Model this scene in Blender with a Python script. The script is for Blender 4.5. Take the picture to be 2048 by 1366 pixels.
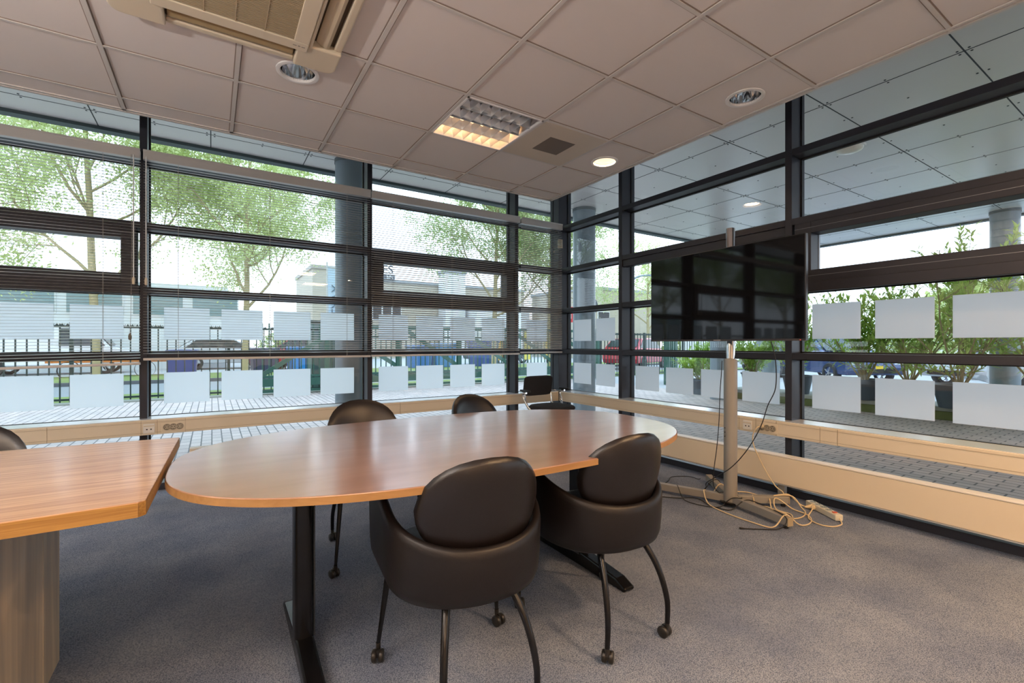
import bpy, bmesh, math, random
from mathutils import Vector, Matrix
R = math.radians
random.seed(7)
for o in list(bpy.data.objects): bpy.data.objects.remove(o, do_unlink=True)
sc = bpy.context.scene
COL = sc.collection

# ------------------------------------------------------------------ camera, world, exposure
cam_d = bpy.data.cameras.new('camera'); cam = bpy.data.objects.new('camera', cam_d); COL.objects.link(cam)
cam_d.sensor_width = 36.0; cam_d.lens = 930.0 / 2048.0 * 36.0; cam_d.shift_y = 5.0 / 2048.0
cam_d.clip_start = 0.02; cam_d.clip_end = 400
cam.location = (0, 0, 1.16); cam.rotation_euler = (R(90), 0, -math.asin(0.5423))
sc.camera = cam
sc.view_settings.view_transform = 'Standard'; sc.view_settings.look = 'None'
sc.view_settings.exposure = 0.0; sc.view_settings.gamma = 1.0
sc.view_settings.use_curve_mapping = False

SKY = 3.3
w = bpy.data.worlds.new('world'); sc.world = w; w.use_nodes = True
nt = w.node_tree; bg = nt.nodes['Background']
tc = nt.nodes.new('ShaderNodeTexCoord'); sep = nt.nodes.new('ShaderNodeSeparateXYZ'); rmp = nt.nodes.new('ShaderNodeValToRGB')
nt.links.new(tc.outputs['Generated'], sep.inputs[0]); nt.links.new(sep.outputs['Z'], rmp.inputs[0])
rmp.color_ramp.elements[0].position = 0.0; rmp.color_ramp.elements[0].color = (0.80, 0.89, 1.0, 1)
rmp.color_ramp.elements[1].position = 0.8; rmp.color_ramp.elements[1].color = (0.56, 0.77, 1.0, 1)
nt.links.new(rmp.outputs[0], bg.inputs['Color']); bg.inputs['Strength'].default_value = SKY

WARM = (1.0, 0.66, 0.38)
WARM_EM = 32.0     # warm fill panels added in the unseen ceiling behind the camera
def area_lamp(name, loc, size, power, color, rot=(0, 0, 0), parent=None):
    d = bpy.data.lights.new(name, 'AREA'); d.shape = 'DISK'; d.size = size; d.energy = power; d.color = color
    o = bpy.data.objects.new(name, d); COL.objects.link(o); o.location = loc; o.rotation_euler = rot
    if parent: o.parent = parent
    return o

# ------------------------------------------------------------------ materials
MATS = {}
def mat(name, color=(0.5, 0.5, 0.5), rough=0.5, metal=0.0, spec=0.5, coat=0.0, emit=None, es=0.0, bump=0.0, bscale=200.0, vary=0.0, vscale=6.0, sheen=0.0):
    if name in MATS: return MATS[name]
    m = bpy.data.materials.new(name); m.use_nodes = True; MATS[name] = m
    n = m.node_tree.nodes; l = m.node_tree.links; p = n['Principled BSDF']
    p.inputs['Base Color'].default_value = (*color, 1); p.inputs['Roughness'].default_value = rough
    p.inputs['Metallic'].default_value = metal; p.inputs['Specular IOR Level'].default_value = spec
    p.inputs['Coat Weight'].default_value = coat; p.inputs['Sheen Weight'].default_value = sheen
    if emit: p.inputs['Emission Color'].default_value = (*emit, 1); p.inputs['Emission Strength'].default_value = es
    if bump or vary:
        t = n.new('ShaderNodeTexCoord')
        if bump:
            no = n.new('ShaderNodeTexNoise'); no.inputs['Scale'].default_value = bscale; no.inputs['Detail'].default_value = 3
            l.new(t.outputs['Object'], no.inputs['Vector'])
            b = n.new('ShaderNodeBump'); b.inputs['Strength'].default_value = bump; b.inputs['Distance'].default_value = 0.005
            l.new(no.outputs['Fac'], b.inputs['Height']); l.new(b.outputs[0], p.inputs['Normal'])
        if vary:
            nv = n.new('ShaderNodeTexNoise'); nv.inputs['Scale'].default_value = vscale; nv.inputs['Detail'].default_value = 4
            l.new(t.outputs['Object'], nv.inputs['Vector'])
            mx = n.new('ShaderNodeMix'); mx.data_type = 'RGBA'
            mx.inputs['A'].default_value = (*[c * (1 - vary) for c in color], 1)
            mx.inputs['B'].default_value = (*[min(1, c * (1 + vary)) for c in color], 1)
            l.new(nv.outputs['Fac'], mx.inputs['Factor']); l.new(mx.outputs['Result'], p.inputs['Base Color'])
    return m

def newmat(name):
    m = bpy.data.materials.new(name); m.use_nodes = True; MATS[name] = m
    return m, m.node_tree.nodes, m.node_tree.links, m.node_tree.nodes['Principled BSDF']

frame_m = mat('anthracite_frame', (0.027, 0.029, 0.040), 0.42, 0.0, 0.35)
black_m = mat('black_plastic', (0.012, 0.012, 0.013), 0.45)
gasket_m = mat('black_gasket', (0.01, 0.01, 0.011), 0.6)
blackmetal_m = mat('black_lacquered_steel', (0.005, 0.005, 0.006), 0.25, spec=0.4)
leather_m = mat('dark_brown_leather', (0.0095, 0.0065, 0.0062), 0.33, spec=0.55, bump=0.10, bscale=260)
shell_m = mat('dark_shell_leather', (0.0085, 0.0062, 0.0062), 0.42, spec=0.4, bump=0.08, bscale=260)
chrome_m = mat('chrome', (0.75, 0.75, 0.76), 0.08, 1.0)
steel_m = mat('grey_lacquer', (0.33, 0.315, 0.285), 0.42, 0.25)
white_m = mat('white_plastic', (0.80, 0.79, 0.75), 0.4)
cream_m = mat('cream_plastic', (0.66, 0.58, 0.44), 0.42)
creamd_m = mat('cream_vane', (0.55, 0.46, 0.32), 0.45)
tile_m = mat('ceiling_tile', (0.72, 0.68, 0.66), 0.9, bump=0.05, bscale=500)
bar_m = mat('ceiling_bar', (0.62, 0.60, 0.58), 0.55)
groove_m = mat('ceiling_groove', (0.27, 0.215, 0.185), 0.8)
trunk_m = mat('trunking_beige', (0.73, 0.65, 0.51), 0.35)
conv_m = mat('radiator_beige', (0.76, 0.66, 0.50), 0.42)
convtop_m = mat('radiator_top_white', (0.85, 0.82, 0.76), 0.4)
slat_m = mat('blind_slat', (0.60, 0.59, 0.57), 0.35, 0.45)
rail_m = mat('blind_rail', (0.56, 0.55, 0.54), 0.35, 0.4)
cord_m = mat('blind_cord', (0.35, 0.34, 0.32), 0.7)
wall_m = mat('plaster_wall', (0.78, 0.68, 0.56), 0.85, bump=0.05, bscale=120)
soffit_m = mat('soffit_panel', (0.74, 0.70, 0.68), 0.35, 0.25, vary=0.08, vscale=0.7)
joint_m = mat('soffit_joint', (0.03, 0.035, 0.04), 0.7)
gutter_m = mat('gutter_dark', (0.05, 0.075, 0.08), 0.5)
col_m = mat('painted_column', (0.20, 0.25, 0.285), 0.35, 0.1, vary=0.15, vscale=2)
fence_m = mat('fence_dark_green', (0.016, 0.035, 0.028), 0.5)
gate_m = mat('gate_green', (0.03, 0.10, 0.07), 0.5)
kerb_m = mat('kerb_concrete', (0.32, 0.32, 0.27), 0.9, vary=0.3, vscale=3)
moss_m = mat('kerb_moss', (0.13, 0.15, 0.05), 0.95, vary=0.4, vscale=5)
asphalt_m = mat('asphalt', (0.30, 0.31, 0.32), 0.9, vary=0.08)
grass_m = mat('grass', (0.22, 0.29, 0.08), 0.95, vary=0.35, vscale=3)
pot_m = mat('grey_pot', (0.07, 0.09, 0.11), 0.55)
soil_m = mat('soil', (0.05, 0.035, 0.025), 0.95)
bark_m = mat('bark', (0.38, 0.31, 0.17), 0.9, bump=0.4, bscale=30)
cable_w = mat('cream_cable', (0.72, 0.58, 0.36), 0.45)
blue_led = mat('reflector_metal', (0.62, 0.66, 0.72), 0.18, 1.0)

def leafmat(name, c1, c2, trans=0.45):
    m, n, l, p = newmat(name)
    info = n.new('ShaderNodeTexCoord'); no = n.new('ShaderNodeTexNoise'); no.inputs['Scale'].default_value = 1.3
    l.new(info.outputs['Object'], no.inputs['Vector'])
    r = n.new('ShaderNodeValToRGB'); r.color_ramp.elements[0].position = 0.35; r.color_ramp.elements[1].position = 0.65
    r.color_ramp.elements[0].color = (*c1, 1); r.color_ramp.elements[1].color = (*c2, 1)
    l.new(no.outputs['Fac'], r.inputs[0]); l.new(r.outputs[0], p.inputs['Base Color']); p.inputs['Roughness'].default_value = 0.5
    t = n.new('ShaderNodeBsdfTranslucent'); l.new(r.outputs[0], t.inputs['Color'])
    mx = n.new('ShaderNodeMixShader'); mx.inputs[0].default_value = trans
    l.new(p.outputs[0], mx.inputs[1]); l.new(t.outputs[0], mx.inputs[2]); l.new(mx.outputs[0], n['Material Output'].inputs['Surface'])
    return m
leaf_light = leafmat('leaf_spring_green', (0.50, 0.58, 0.20), (0.70, 0.76, 0.42))
leaf_mid = leafmat('leaf_mid_green', (0.36, 0.46, 0.16), (0.58, 0.64, 0.34))
leaf_ole = leafmat('leaf_laurel', (0.34, 0.54, 0.09), (0.74, 0.86, 0.26), 0.55)

def glassmat(name='window_glass', rough=0.0, refl=1.0, tint=(0.95, 0.97, 0.97)):
    m, n, l, p = newmat(name); n.remove(p)
    tr = n.new('ShaderNodeBsdfTransparent'); tr.inputs[0].default_value = (*tint, 1)
    gl = n.new('ShaderNodeBsdfGlossy'); gl.inputs['Roughness'].default_value = rough; gl.inputs['Color'].default_value = (refl, refl, refl, 1)
    lw = n.new('ShaderNodeLayerWeight'); lw.inputs['Blend'].default_value = 0.5
    pw = n.new('ShaderNodeMath'); pw.operation = 'POWER'; pw.inputs[1].default_value = 5.0; l.new(lw.outputs['Facing'], pw.inputs[0])
    ma = n.new('ShaderNodeMath'); ma.operation = 'MULTIPLY_ADD'; ma.inputs[1].default_value = 0.90; ma.inputs[2].default_value = 0.035; l.new(pw.outputs[0], ma.inputs[0])
    mx = n.new('ShaderNodeMixShader'); l.new(ma.outputs[0], mx.inputs[0]); l.new(tr.outputs[0], mx.inputs[1]); l.new(gl.outputs[0], mx.inputs[2])
    l.new(mx.outputs[0], n['Material Output'].inputs['Surface'])
    return m
glass_m = glassmat()
def filmmat():
    m, n, l, p = newmat('frosted_film')
    p.inputs['Base Color'].default_value = (0.86, 0.88, 0.90, 1); p.inputs['Roughness'].default_value = 0.6
    t = n.new('ShaderNodeBsdfTranslucent'); t.inputs[0].default_value = (0.95, 0.975, 1.0, 1)
    mx = n.new('ShaderNodeMixShader'); mx.inputs[0].default_value = 0.9
    l.new(p.outputs[0], mx.inputs[1]); l.new(t.outputs[0], mx.inputs[2])
    tp = n.new('ShaderNodeBsdfTransparent'); m2 = n.new('ShaderNodeMixShader'); m2.inputs[0].default_value = 0.10
    l.new(mx.outputs[0], m2.inputs[1]); l.new(tp.outputs[0], m2.inputs[2])
    l.new(m2.outputs[0], n['Material Output'].inputs['Surface'])
    return m
film_m = filmmat()

def woodmat(name, c1, c2, rough, scale=(1, 14, 14), coat=0.0, dist=1.5, c3=None):
    m, n, l, p = newmat(name)
    t = n.new('ShaderNodeTexCoord'); mp = n.new('ShaderNodeMapping'); mp.inputs['Scale'].default_value = scale
    l.new(t.outputs['Object'], mp.inputs[0])
    no = n.new('ShaderNodeTexNoise'); no.inputs['Scale'].default_value = 2.2; no.inputs['Detail'].default_value = 7; no.inputs['Distortion'].default_value = dist
    l.new(mp.outputs[0], no.inputs['Vector'])
    r = n.new('ShaderNodeValToRGB'); e = r.color_ramp.elements; e[0].position = 0.36; e[1].position = 0.62
    e[0].color = (*c1, 1); e[1].color = (*c2, 1)
    if c3: q = e.new(0.8); q.color = (*c3, 1)
    l.new(no.outputs['Fac'], r.inputs[0]); l.new(r.outputs[0], p.inputs['Base Color'])
    p.inputs['Roughness'].default_value = rough; p.inputs['Coat Weight'].default_value = coat; p.inputs['Coat Roughness'].default_value = 0.15
    return m
table_m = woodmat('cherry_laminate', (0.37, 0.185, 0.105), (0.43, 0.23, 0.14), 0.30, (1.0, 5, 5), dist=0.5, coat=1.0)
table_m.node_tree.nodes['Principled BSDF'].inputs['Coat IOR'].default_value = 1.7; table_m.node_tree.nodes['Principled BSDF'].inputs['Coat Roughness'].default_value = 0.17
edge_m = woodmat('cherry_edge_band', (0.34, 0.175, 0.06), (0.42, 0.23, 0.085), 0.4, (1.2, 9, 9))
desk_m = woodmat('oak_desk', (0.44, 0.225, 0.11), (0.66, 0.40, 0.22), 0.36, (1.3, 24, 24), dist=1.2, coat=0.35)
deskedge_m = woodmat('oak_edge', (0.34, 0.16, 0.035), (0.47, 0.25, 0.06), 0.5, (1.3, 40, 60))
base_m = woodmat('weathered_oak_veneer', (0.42, 0.35, 0.27), (0.66, 0.53, 0.37), 0.38, (7, 7, 0.6), dist=0.4, c3=(0.78, 0.72, 0.62))

def carpetmat():
    m, n, l, p = newmat('carpet_loop')
    t = n.new('ShaderNodeTexCoord')
    mp = n.new('ShaderNodeMapping'); mp.inputs['Scale'].default_value = (1, 1.45, 1); mp.inputs['Rotation'].default_value = (0, 0, R(20))
    l.new(t.outputs['Object'], mp.inputs[0])
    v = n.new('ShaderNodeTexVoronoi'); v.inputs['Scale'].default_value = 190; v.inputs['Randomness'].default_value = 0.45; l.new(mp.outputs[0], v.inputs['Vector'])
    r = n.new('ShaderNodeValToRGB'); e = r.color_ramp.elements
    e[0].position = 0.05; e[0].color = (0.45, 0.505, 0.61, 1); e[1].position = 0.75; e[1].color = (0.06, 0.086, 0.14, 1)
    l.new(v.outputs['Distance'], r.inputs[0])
    no = n.new('ShaderNodeTexNoise'); no.inputs['Scale'].default_value = 3.0; no.inputs['Detail'].default_value = 6; l.new(t.outputs['Object'], no.inputs['Vector'])
    r2 = n.new('ShaderNodeValToRGB'); r2.color_ramp.elements[0].color = (0.72, 0.74, 0.80, 1); r2.color_ramp.elements[1].color = (1.15, 1.12, 1.08, 1)
    r2.color_ramp.elements[0].position = 0.3; r2.color_ramp.elements[1].position = 0.7
    l.new(no.outputs['Fac'], r2.inputs[0])
    mx = n.new('ShaderNodeMix'); mx.data_type = 'RGBA'; mx.blend_type = 'MULTIPLY'; mx.inputs['Factor'].default_value = 1
    l.new(r.outputs[0], mx.inputs['A']); l.new(r2.outputs[0], mx.inputs['B']); l.new(mx.outputs['Result'], p.inputs['Base Color'])
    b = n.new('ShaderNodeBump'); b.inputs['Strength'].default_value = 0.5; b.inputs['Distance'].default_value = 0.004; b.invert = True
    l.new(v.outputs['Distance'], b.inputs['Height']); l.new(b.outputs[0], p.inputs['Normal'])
    p.inputs['Roughness'].default_value = 0.95; p.inputs['Specular IOR Level'].default_value = 0.1
    return m
carpet_m = carpetmat()
def pavermat():
    m, n, l, p = newmat('clay_pavers')
    t = n.new('ShaderNodeTexCoord'); mp = n.new('ShaderNodeMapping'); mp.inputs['Rotation'].default_value = (0, 0, R(90))
    l.new(t.outputs['Object'], mp.inputs[0])
    b = n.new('ShaderNodeTexBrick'); b.inputs['Scale'].default_value = 1.0; b.inputs['Brick Width'].default_value = 0.215; b.inputs['Row Height'].default_value = 0.108
    b.inputs['Mortar Size'].default_value = 0.0075; b.inputs['Mortar Smooth'].default_value = 0.2
    b.inputs['Color1'].default_value = (0.56, 0.48, 0.44, 1); b.inputs['Color2'].default_value = (0.68, 0.58, 0.53, 1); b.inputs['Mortar'].default_value = (0.17, 0.155, 0.145, 1)
    l.new(mp.outputs[0], b.inputs['Vector'])
    no = n.new('ShaderNodeTexNoise'); no.inputs['Scale'].default_value = 1.2; no.inputs['Detail'].default_value = 5; l.new(t.outputs['Object'], no.inputs['Vector'])
    r2 = n.new('ShaderNodeValToRGB'); r2.color_ramp.elements[0].color = (0.88, 0.92, 0.92, 1); r2.color_ramp.elements[1].color = (1.12, 1.0, 0.98, 1)
    l.new(no.outputs['Fac'], r2.inputs[0])
    mx = n.new('ShaderNodeMix'); mx.data_type = 'RGBA'; mx.blend_type = 'MULTIPLY'; mx.inputs['Factor'].default_value = 1
    l.new(b.outputs['Color'], mx.inputs['A']); l.new(r2.outputs[0], mx.inputs['B']); l.new(mx.outputs['Result'], p.inputs['Base Color'])
    bu = n.new('ShaderNodeBump'); bu.inputs['Strength'].default_value = 0.4; bu.inputs['Distance'].default_value = 0.01; bu.invert = True
    l.new(b.outputs['Fac'], bu.inputs['Height']); l.new(bu.outputs[0], p.inputs['Normal'])
    p.inputs['Roughness'].default_value = 0.75
    return m
paver_m = pavermat()

# ------------------------------------------------------------------ mesh helpers
class MB:
    def __init__(s): s.v = []; s.f = []; s.mi = []; s.cur = 0
    def add(s, vs, fs):
        b = len(s.v); s.v += [tuple(p) for p in vs]
        for f in fs: s.f.append(tuple(b + i for i in f)); s.mi.append(s.cur)
        return s
    def box(s, x0, x1, y0, y1, z0, z1, M=None):
        vs = [Vector((x, y, z)) for z in (z0, z1) for y in (y0, y1) for x in (x0, x1)]
        if M: vs = [M @ p for p in vs]
        return s.add(vs, [(0, 2, 3, 1), (4, 5, 7, 6), (0, 1, 5, 4), (2, 6, 7, 3), (0, 4, 6, 2), (1, 3, 7, 5)])
    def bar(s, a, b, w, h, up=(0, 0, 1)):
        a = Vector(a); b = Vector(b); d = (b - a).normalized(); side = d.cross(Vector(up)).normalized(); u = side.cross(d)
        vs = []
        for c in (a, b):
            for i, j in ((-1, -1), (1, -1), (1, 1), (-1, 1)): vs.append(c + side * i * w / 2 + u * j * h / 2)
        return s.add(vs, [(3, 2, 1, 0), (4, 5, 6, 7), (0, 1, 5, 4), (1, 2, 6, 5), (2, 3, 7, 6), (3, 0, 4, 7)])
    def tube(s, pts, r, n=8, cap=True):
        pts = [Vector(p) for p in pts]; k = len(pts); rs = r if isinstance(r, (list, tuple)) else [r] * k
        d0 = (pts[1] - pts[0]).normalized(); ref = Vector((0, 0, 1)) if abs(d0.z) < 0.9 else Vector((1, 0, 0))
        nrm = d0.cross(ref).normalized(); rings = []
        for i in range(k):
            d = (pts[min(i + 1, k - 1)] - pts[max(i - 1, 0)]).normalized()
            nrm = (nrm - d * nrm.dot(d))
            nrm = nrm.normalized() if nrm.length > 1e-6 else d.orthogonal().normalized()
            bn = d.cross(nrm)
            rings += [pts[i] + (nrm * math.cos(2 * math.pi * j / n) + bn * math.sin(2 * math.pi * j / n)) * rs[i] for j in range(n)]
        fs = [(i * n + j, i * n + (j + 1) % n, (i + 1) * n + (j + 1) % n, (i + 1) * n + j) for i in range(k - 1) for j in range(n)]
        if cap: fs += [tuple(range(n - 1, -1, -1)), tuple((k - 1) * n + j for j in range(n))]
        return s.add(rings, fs)
    def lathe(s, prof, c=(0, 0, 0), n=32, sx=1, sy=1, M=None, cap=False):
        vs = []
        for r, z in prof:
            for j in range(n):
                a = 2 * math.pi * j / n; p = Vector((c[0] + r * math.cos(a) * sx, c[1] + r * math.sin(a) * sy, c[2] + z)); vs.append(M @ p if M else p)
        k = len(prof)
        fs = [(i * n + j, i * n + (j + 1) % n, (i + 1) * n + (j + 1) % n, (i + 1) * n + j) for i in range(k - 1) for j in range(n)]
        if cap and prof[0][0] > 1e-6: fs.append(tuple(range(n - 1, -1, -1)))
        if cap and prof[-1][0] > 1e-6: fs.append(tuple((k - 1) * n + j for j in range(n)))
        return s.add(vs, fs)
    def prism(s, poly, z0, z1, M=None):
        n = len(poly); vs = [Vector((x, y, z)) for z in (z0, z1) for x, y in poly]
        if M: vs = [M @ p for p in vs]
        return s.add(vs, [tuple(range(n - 1, -1, -1)), tuple(range(n, 2 * n))] + [(i, (i + 1) % n, n + (i + 1) % n, n + i) for i in range(n)])
    def build(s, name, m, parent=None, smooth=False, bevel=0.0, loc=None, seg=2):
        me = bpy.data.meshes.new(name); me.from_pydata(s.v, [], s.f); me.update()
        ms = m if isinstance(m, (list, tuple)) else [m]
        for x in ms: me.materials.append(x)
        if len(ms) > 1: me.polygons.foreach_set('material_index', s.mi)
        if smooth: me.polygons.foreach_set('use_smooth', [True] * len(me.polygons))
        o = bpy.data.objects.new(name, me); COL.objects.link(o)
        if parent: o.parent = parent
        if loc: o.location = loc
        if bevel:
            b = o.modifiers.new('bevel', 'BEVEL'); b.width = bevel; b.segments = seg; b.limit_method = 'ANGLE'; b.angle_limit = R(40)
        if smooth:
            try:
                me.set_sharp_from_angle(angle=R(50))
            except Exception: pass
        return o
def tag(o, label=None, cat=None, group=None, kind=None):
    if label: o['label'] = label
    if cat: o['category'] = cat
    if group: o['group'] = group
    if kind: o['kind'] = kind
    return o
def empty(name, loc=(0, 0, 0), rz=0.0, label=None, cat=None, group=None, kind=None):
    o = bpy.data.objects.new(name, None); COL.objects.link(o); o.location = loc; o.rotation_euler = (0, 0, rz); o.empty_display_size = 0.1
    return tag(o, label, cat, group, kind)
KIDS = {}
def copy_tree(o, parent=None):
    c = o.copy(); COL.objects.link(c)
    if parent: c.parent = parent
    for ch in [x for x in bpy.data.objects if x.parent == o and x is not c]: copy_tree(ch, c)
    return c
def spline(pts, k=8):
    P = [Vector(p) for p in pts]; out = []
    for i in range(len(P) - 1):
        p0 = P[max(i - 1, 0)]; p1 = P[i]; p2 = P[i + 1]; p3 = P[min(i + 2, len(P) - 1)]
        for j in range(k):
            t = j / k
            out.append(0.5 * ((2 * p1) + (p2 - p0) * t + (2 * p0 - 5 * p1 + 4 * p2 - p3) * t * t + (3 * p1 - p0 - 3 * p2 + p3) * t ** 3))
    out.append(P[-1]); return out
def superell(cx, cy, a, b, n, k=96, rot=0):
    out = []
    for i in range(k):
        t = 2 * math.pi * i / k; c, s_ = math.cos(t), math.sin(t)
        x = a * math.copysign(abs(c) ** (2 / n), c); y = b * math.copysign(abs(s_) ** (2 / n), s_)
        out.append((cx + x * math.cos(rot) - y * math.sin(rot), cy + x * math.sin(rot) + y * math.cos(rot)))
    return out
def text_mesh(name, body, size, m, parent, M, ext=0.004, align='CENTER'):
    cu = bpy.data.curves.new(name, 'FONT'); cu.body = body; cu.size = size; cu.extrude = ext; cu.align_x = align
    cu.space_line = 0.85
    t = bpy.data.objects.new(name + '_tmp', cu); COL.objects.link(t)
    dg = bpy.context.evaluated_depsgraph_get(); dg.update()
    me = bpy.data.meshes.new_from_object(t.evaluated_get(dg)); bpy.data.objects.remove(t, do_unlink=True)
    me.materials.clear(); me.materials.append(m); me.transform(M)
    o = bpy.data.objects.new(name, me); COL.objects.link(o)
    if parent: o.parent = parent
    return o

# ------------------------------------------------------------------ room shell
XB, YA = 3.733, 4.65          # room face of the window frames (right wall, left wall)
GX, GY = 3.88, 4.80           # glass planes
CEIL = 2.69; EX, EY = 3.03, 3.94
X0, Y0 = -6.0, -4.6
TOPZ = 3.44
TR = [1.04, 1.56, 2.07, 2.605, 3.13]   # transom undersides
struct = lambda o: tag(o, kind='structure')

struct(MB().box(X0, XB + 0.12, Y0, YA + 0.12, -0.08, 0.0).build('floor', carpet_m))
struct(MB().box(X0 - 0.15, X0, Y0, YA + .2, 0, TOPZ).build('wall_left', wall_m))
struct(MB().box(X0, XB + 0.2, Y0 - 0.15, Y0, 0, TOPZ).build('wall_back', wall_m))

# ceiling: 0.6 m tiles in a bar grid, holes for lamps
LX = [EX - 0.512 - 0.6 * i + 0.0 for i in range(0, 15)]     # grid lines x = 2.518, 1.918 ...
LY = [3.745 - 0.6 * i for i in range(0, 14)]
xs = sorted([X0] + [x for x in LX if x > X0 + 0.05] + [EX]); ys = sorted([Y0] + [y for y in LY if y > Y0 + 0.05] + [EY])
DOWN = [(0.408, 2.86), (2.786, 1.644), (2.773, 2.863), (2.786, -0.156), (1.60, -0.756), (2.786, -1.956)]
FIX = [(1.318, 1.918, 2.545, 3.145)]
FILLFIX = [(1.318, 1.918, -1.655, -1.055), (-1.682, -1.082, -1.655, -1.055), (-3.482, -2.882, 0.745, 1.345), (-1.082, -0.482, -3.455, -2.855), (1.918, 2.518, -3.455, -2.855)]
VENT = (1.918, 2.518, 2.545, 3.145)
cl = MB(); RD = 0.098
for i in range(len(xs) - 1):
    for j in range(len(ys) - 1):
        a, b, c, d = xs[i], xs[i + 1], ys[j], ys[j + 1]
        mx_, my_ = (a + b) / 2, (c + d) / 2
        if any(f[0] < mx_ < f[1] and f[2] < my_ < f[3] for f in FIX + FILLFIX + [VENT]): continue
        hole = [h for h in DOWN if a < h[0] < b and c < h[1] < d]
        z = CEIL + 0.006
        if hole:
            hx, hy = hole[0]; n = 48; vs = []; fs = []
            for k in range(n):
                t = 2 * math.pi * k / n; dx, dy = math.cos(t), math.sin(t)
                tx = ((b - hx) if dx > 0 else (a - hx)) / dx if abs(dx) > 1e-6 else 1e9
                ty = ((d - hy) if dy > 0 else (c - hy)) / dy if abs(dy) > 1e-6 else 1e9
                q = min(tx, ty); vs += [(hx + dx * RD, hy + dy * RD, z), (hx + dx * q, hy + dy * q, z)]
            for (cx_, cy_) in ((a, c), (b, c), (b, d), (a, d)): pass
            fs = [(2 * k, 2 * ((k + 1) % n), 2 * ((k + 1) % n) + 1, 2 * k + 1) for k in range(n)]
            # snap the outer ring sample nearest each corner onto it
            for (cx_, cy_) in ((a, c), (b, c), (b, d), (a, d)):
                kk = min(range(n), key=lambda k: (vs[2 * k + 1][0] - cx_) ** 2 + (vs[2 * k + 1][1] - cy_) ** 2)
                vs[2 * kk + 1] = (cx_, cy_, z)
            cl.add(vs, fs)
        else:
            cl.box(a, b, c, d, z, z + 0.02)
ceiling = struct(cl.build('ceiling', tile_m))
g = MB()
for x in LX:
    if x > X0: g.box(x - 0.011, x + 0.011, Y0, EY, CEIL - 0.003, CEIL + 0.004)
for y in LY:
    if y > Y0: g.box(X0, EX, y - 0.009, y + 0.009, CEIL - 0.002, CEIL + 0.004)
g.build('ceiling_grid', bar_m, ceiling)
g = MB()
for x in LX:
    if x > X0:
        for s in (-1, 1): g.box(x + s * 0.0135 - 0.0025, x + s * 0.0135 + 0.0025, Y0, EY, CEIL + 0.002, CEIL + 0.0055)
for y in LY:
    if y > Y0:
        for s in (-1, 1): g.box(X0, EX, y + s * 0.0115 - 0.0025, y + s * 0.0115 + 0.0025, CEIL + 0.002, CEIL + 0.0055)
g.build('shadow_gap', groove_m, ceiling)
# edge trims: white angle, dark gap, upstand
g = MB(); g.box(X0, EX + 0.02, EY, EY + 0.02, CEIL - 0.004, CEIL + 0.03); g.box(EX, EX + 0.02, Y0, EY + 0.02, CEIL - 0.004, CEIL + 0.03)
g.box(X0, EX, EY - 0.03, EY - 0.012, CEIL - 0.003, CEIL + 0.004); g.box(EX - 0.03, EX - 0.012, Y0, EY - 0.012, CEIL - 0.003, CEIL + 0.004)
struct(g.build('trim_1', bar_m))
g = MB(); g.box(X0, EX + 0.05, EY + 0.021, EY + 0.05, CEIL + 0.03, TOPZ); g.box(EX + 0.021, EX + 0.05, Y0, EY + 0.05, CEIL + 0.03, TOPZ)
struct(g.build('trim_2', mat('fascia', (0.25, 0.24, 0.23), 0.8)))
struct(MB().box(X0 - .15, GX + 0.1, Y0 - .15, GY + 0.1, TOPZ, TOPZ + 0.2).build('wall_top', mat('recess_dark', (0.12, 0.12, 0.12), 0.9)))

# ------------------------------------------------------------------ window walls
AX = [-5.80, -4.03, -2.23, -0.477, 1.296, 3.045]     # left edges of mullions in wall A (0.05 wide)
BY = [-3.44 - 0.007, -1.69, 0.074, 1.831, 3.588]     # lower edges of mullions in wall B
tn = 3
for x in AX:
    struct(MB().box(x, x + 0.048, YA, GY + 0.05, 0.0, TOPZ).build('trim_%d' % tn, frame_m, bevel=0.002)); tn += 1
for y in BY:
    struct(MB().box(XB, GX + 0.05, y, y + 0.05, 0.0, TOPZ).build('trim_%d' % tn, frame_m, bevel=0.002)); tn += 1
# corner post
struct(MB().box(XB - 0.005, GX + 0.05, YA + 0.02, GY + 0.05, 0, TOPZ).build('trim_%d' % tn, frame_m, bevel=0.003)); tn += 1
# floor kerb strip along the glass
g = MB(); g.box(X0, GX, YA - 0.03, YA + 0.15, 0, 0.055); g.box(XB - 0.03, XB + 0.15, Y0, YA, 0, 0.055)
struct(g.build('baseboard_window', frame_m, bevel=0.003))

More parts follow.
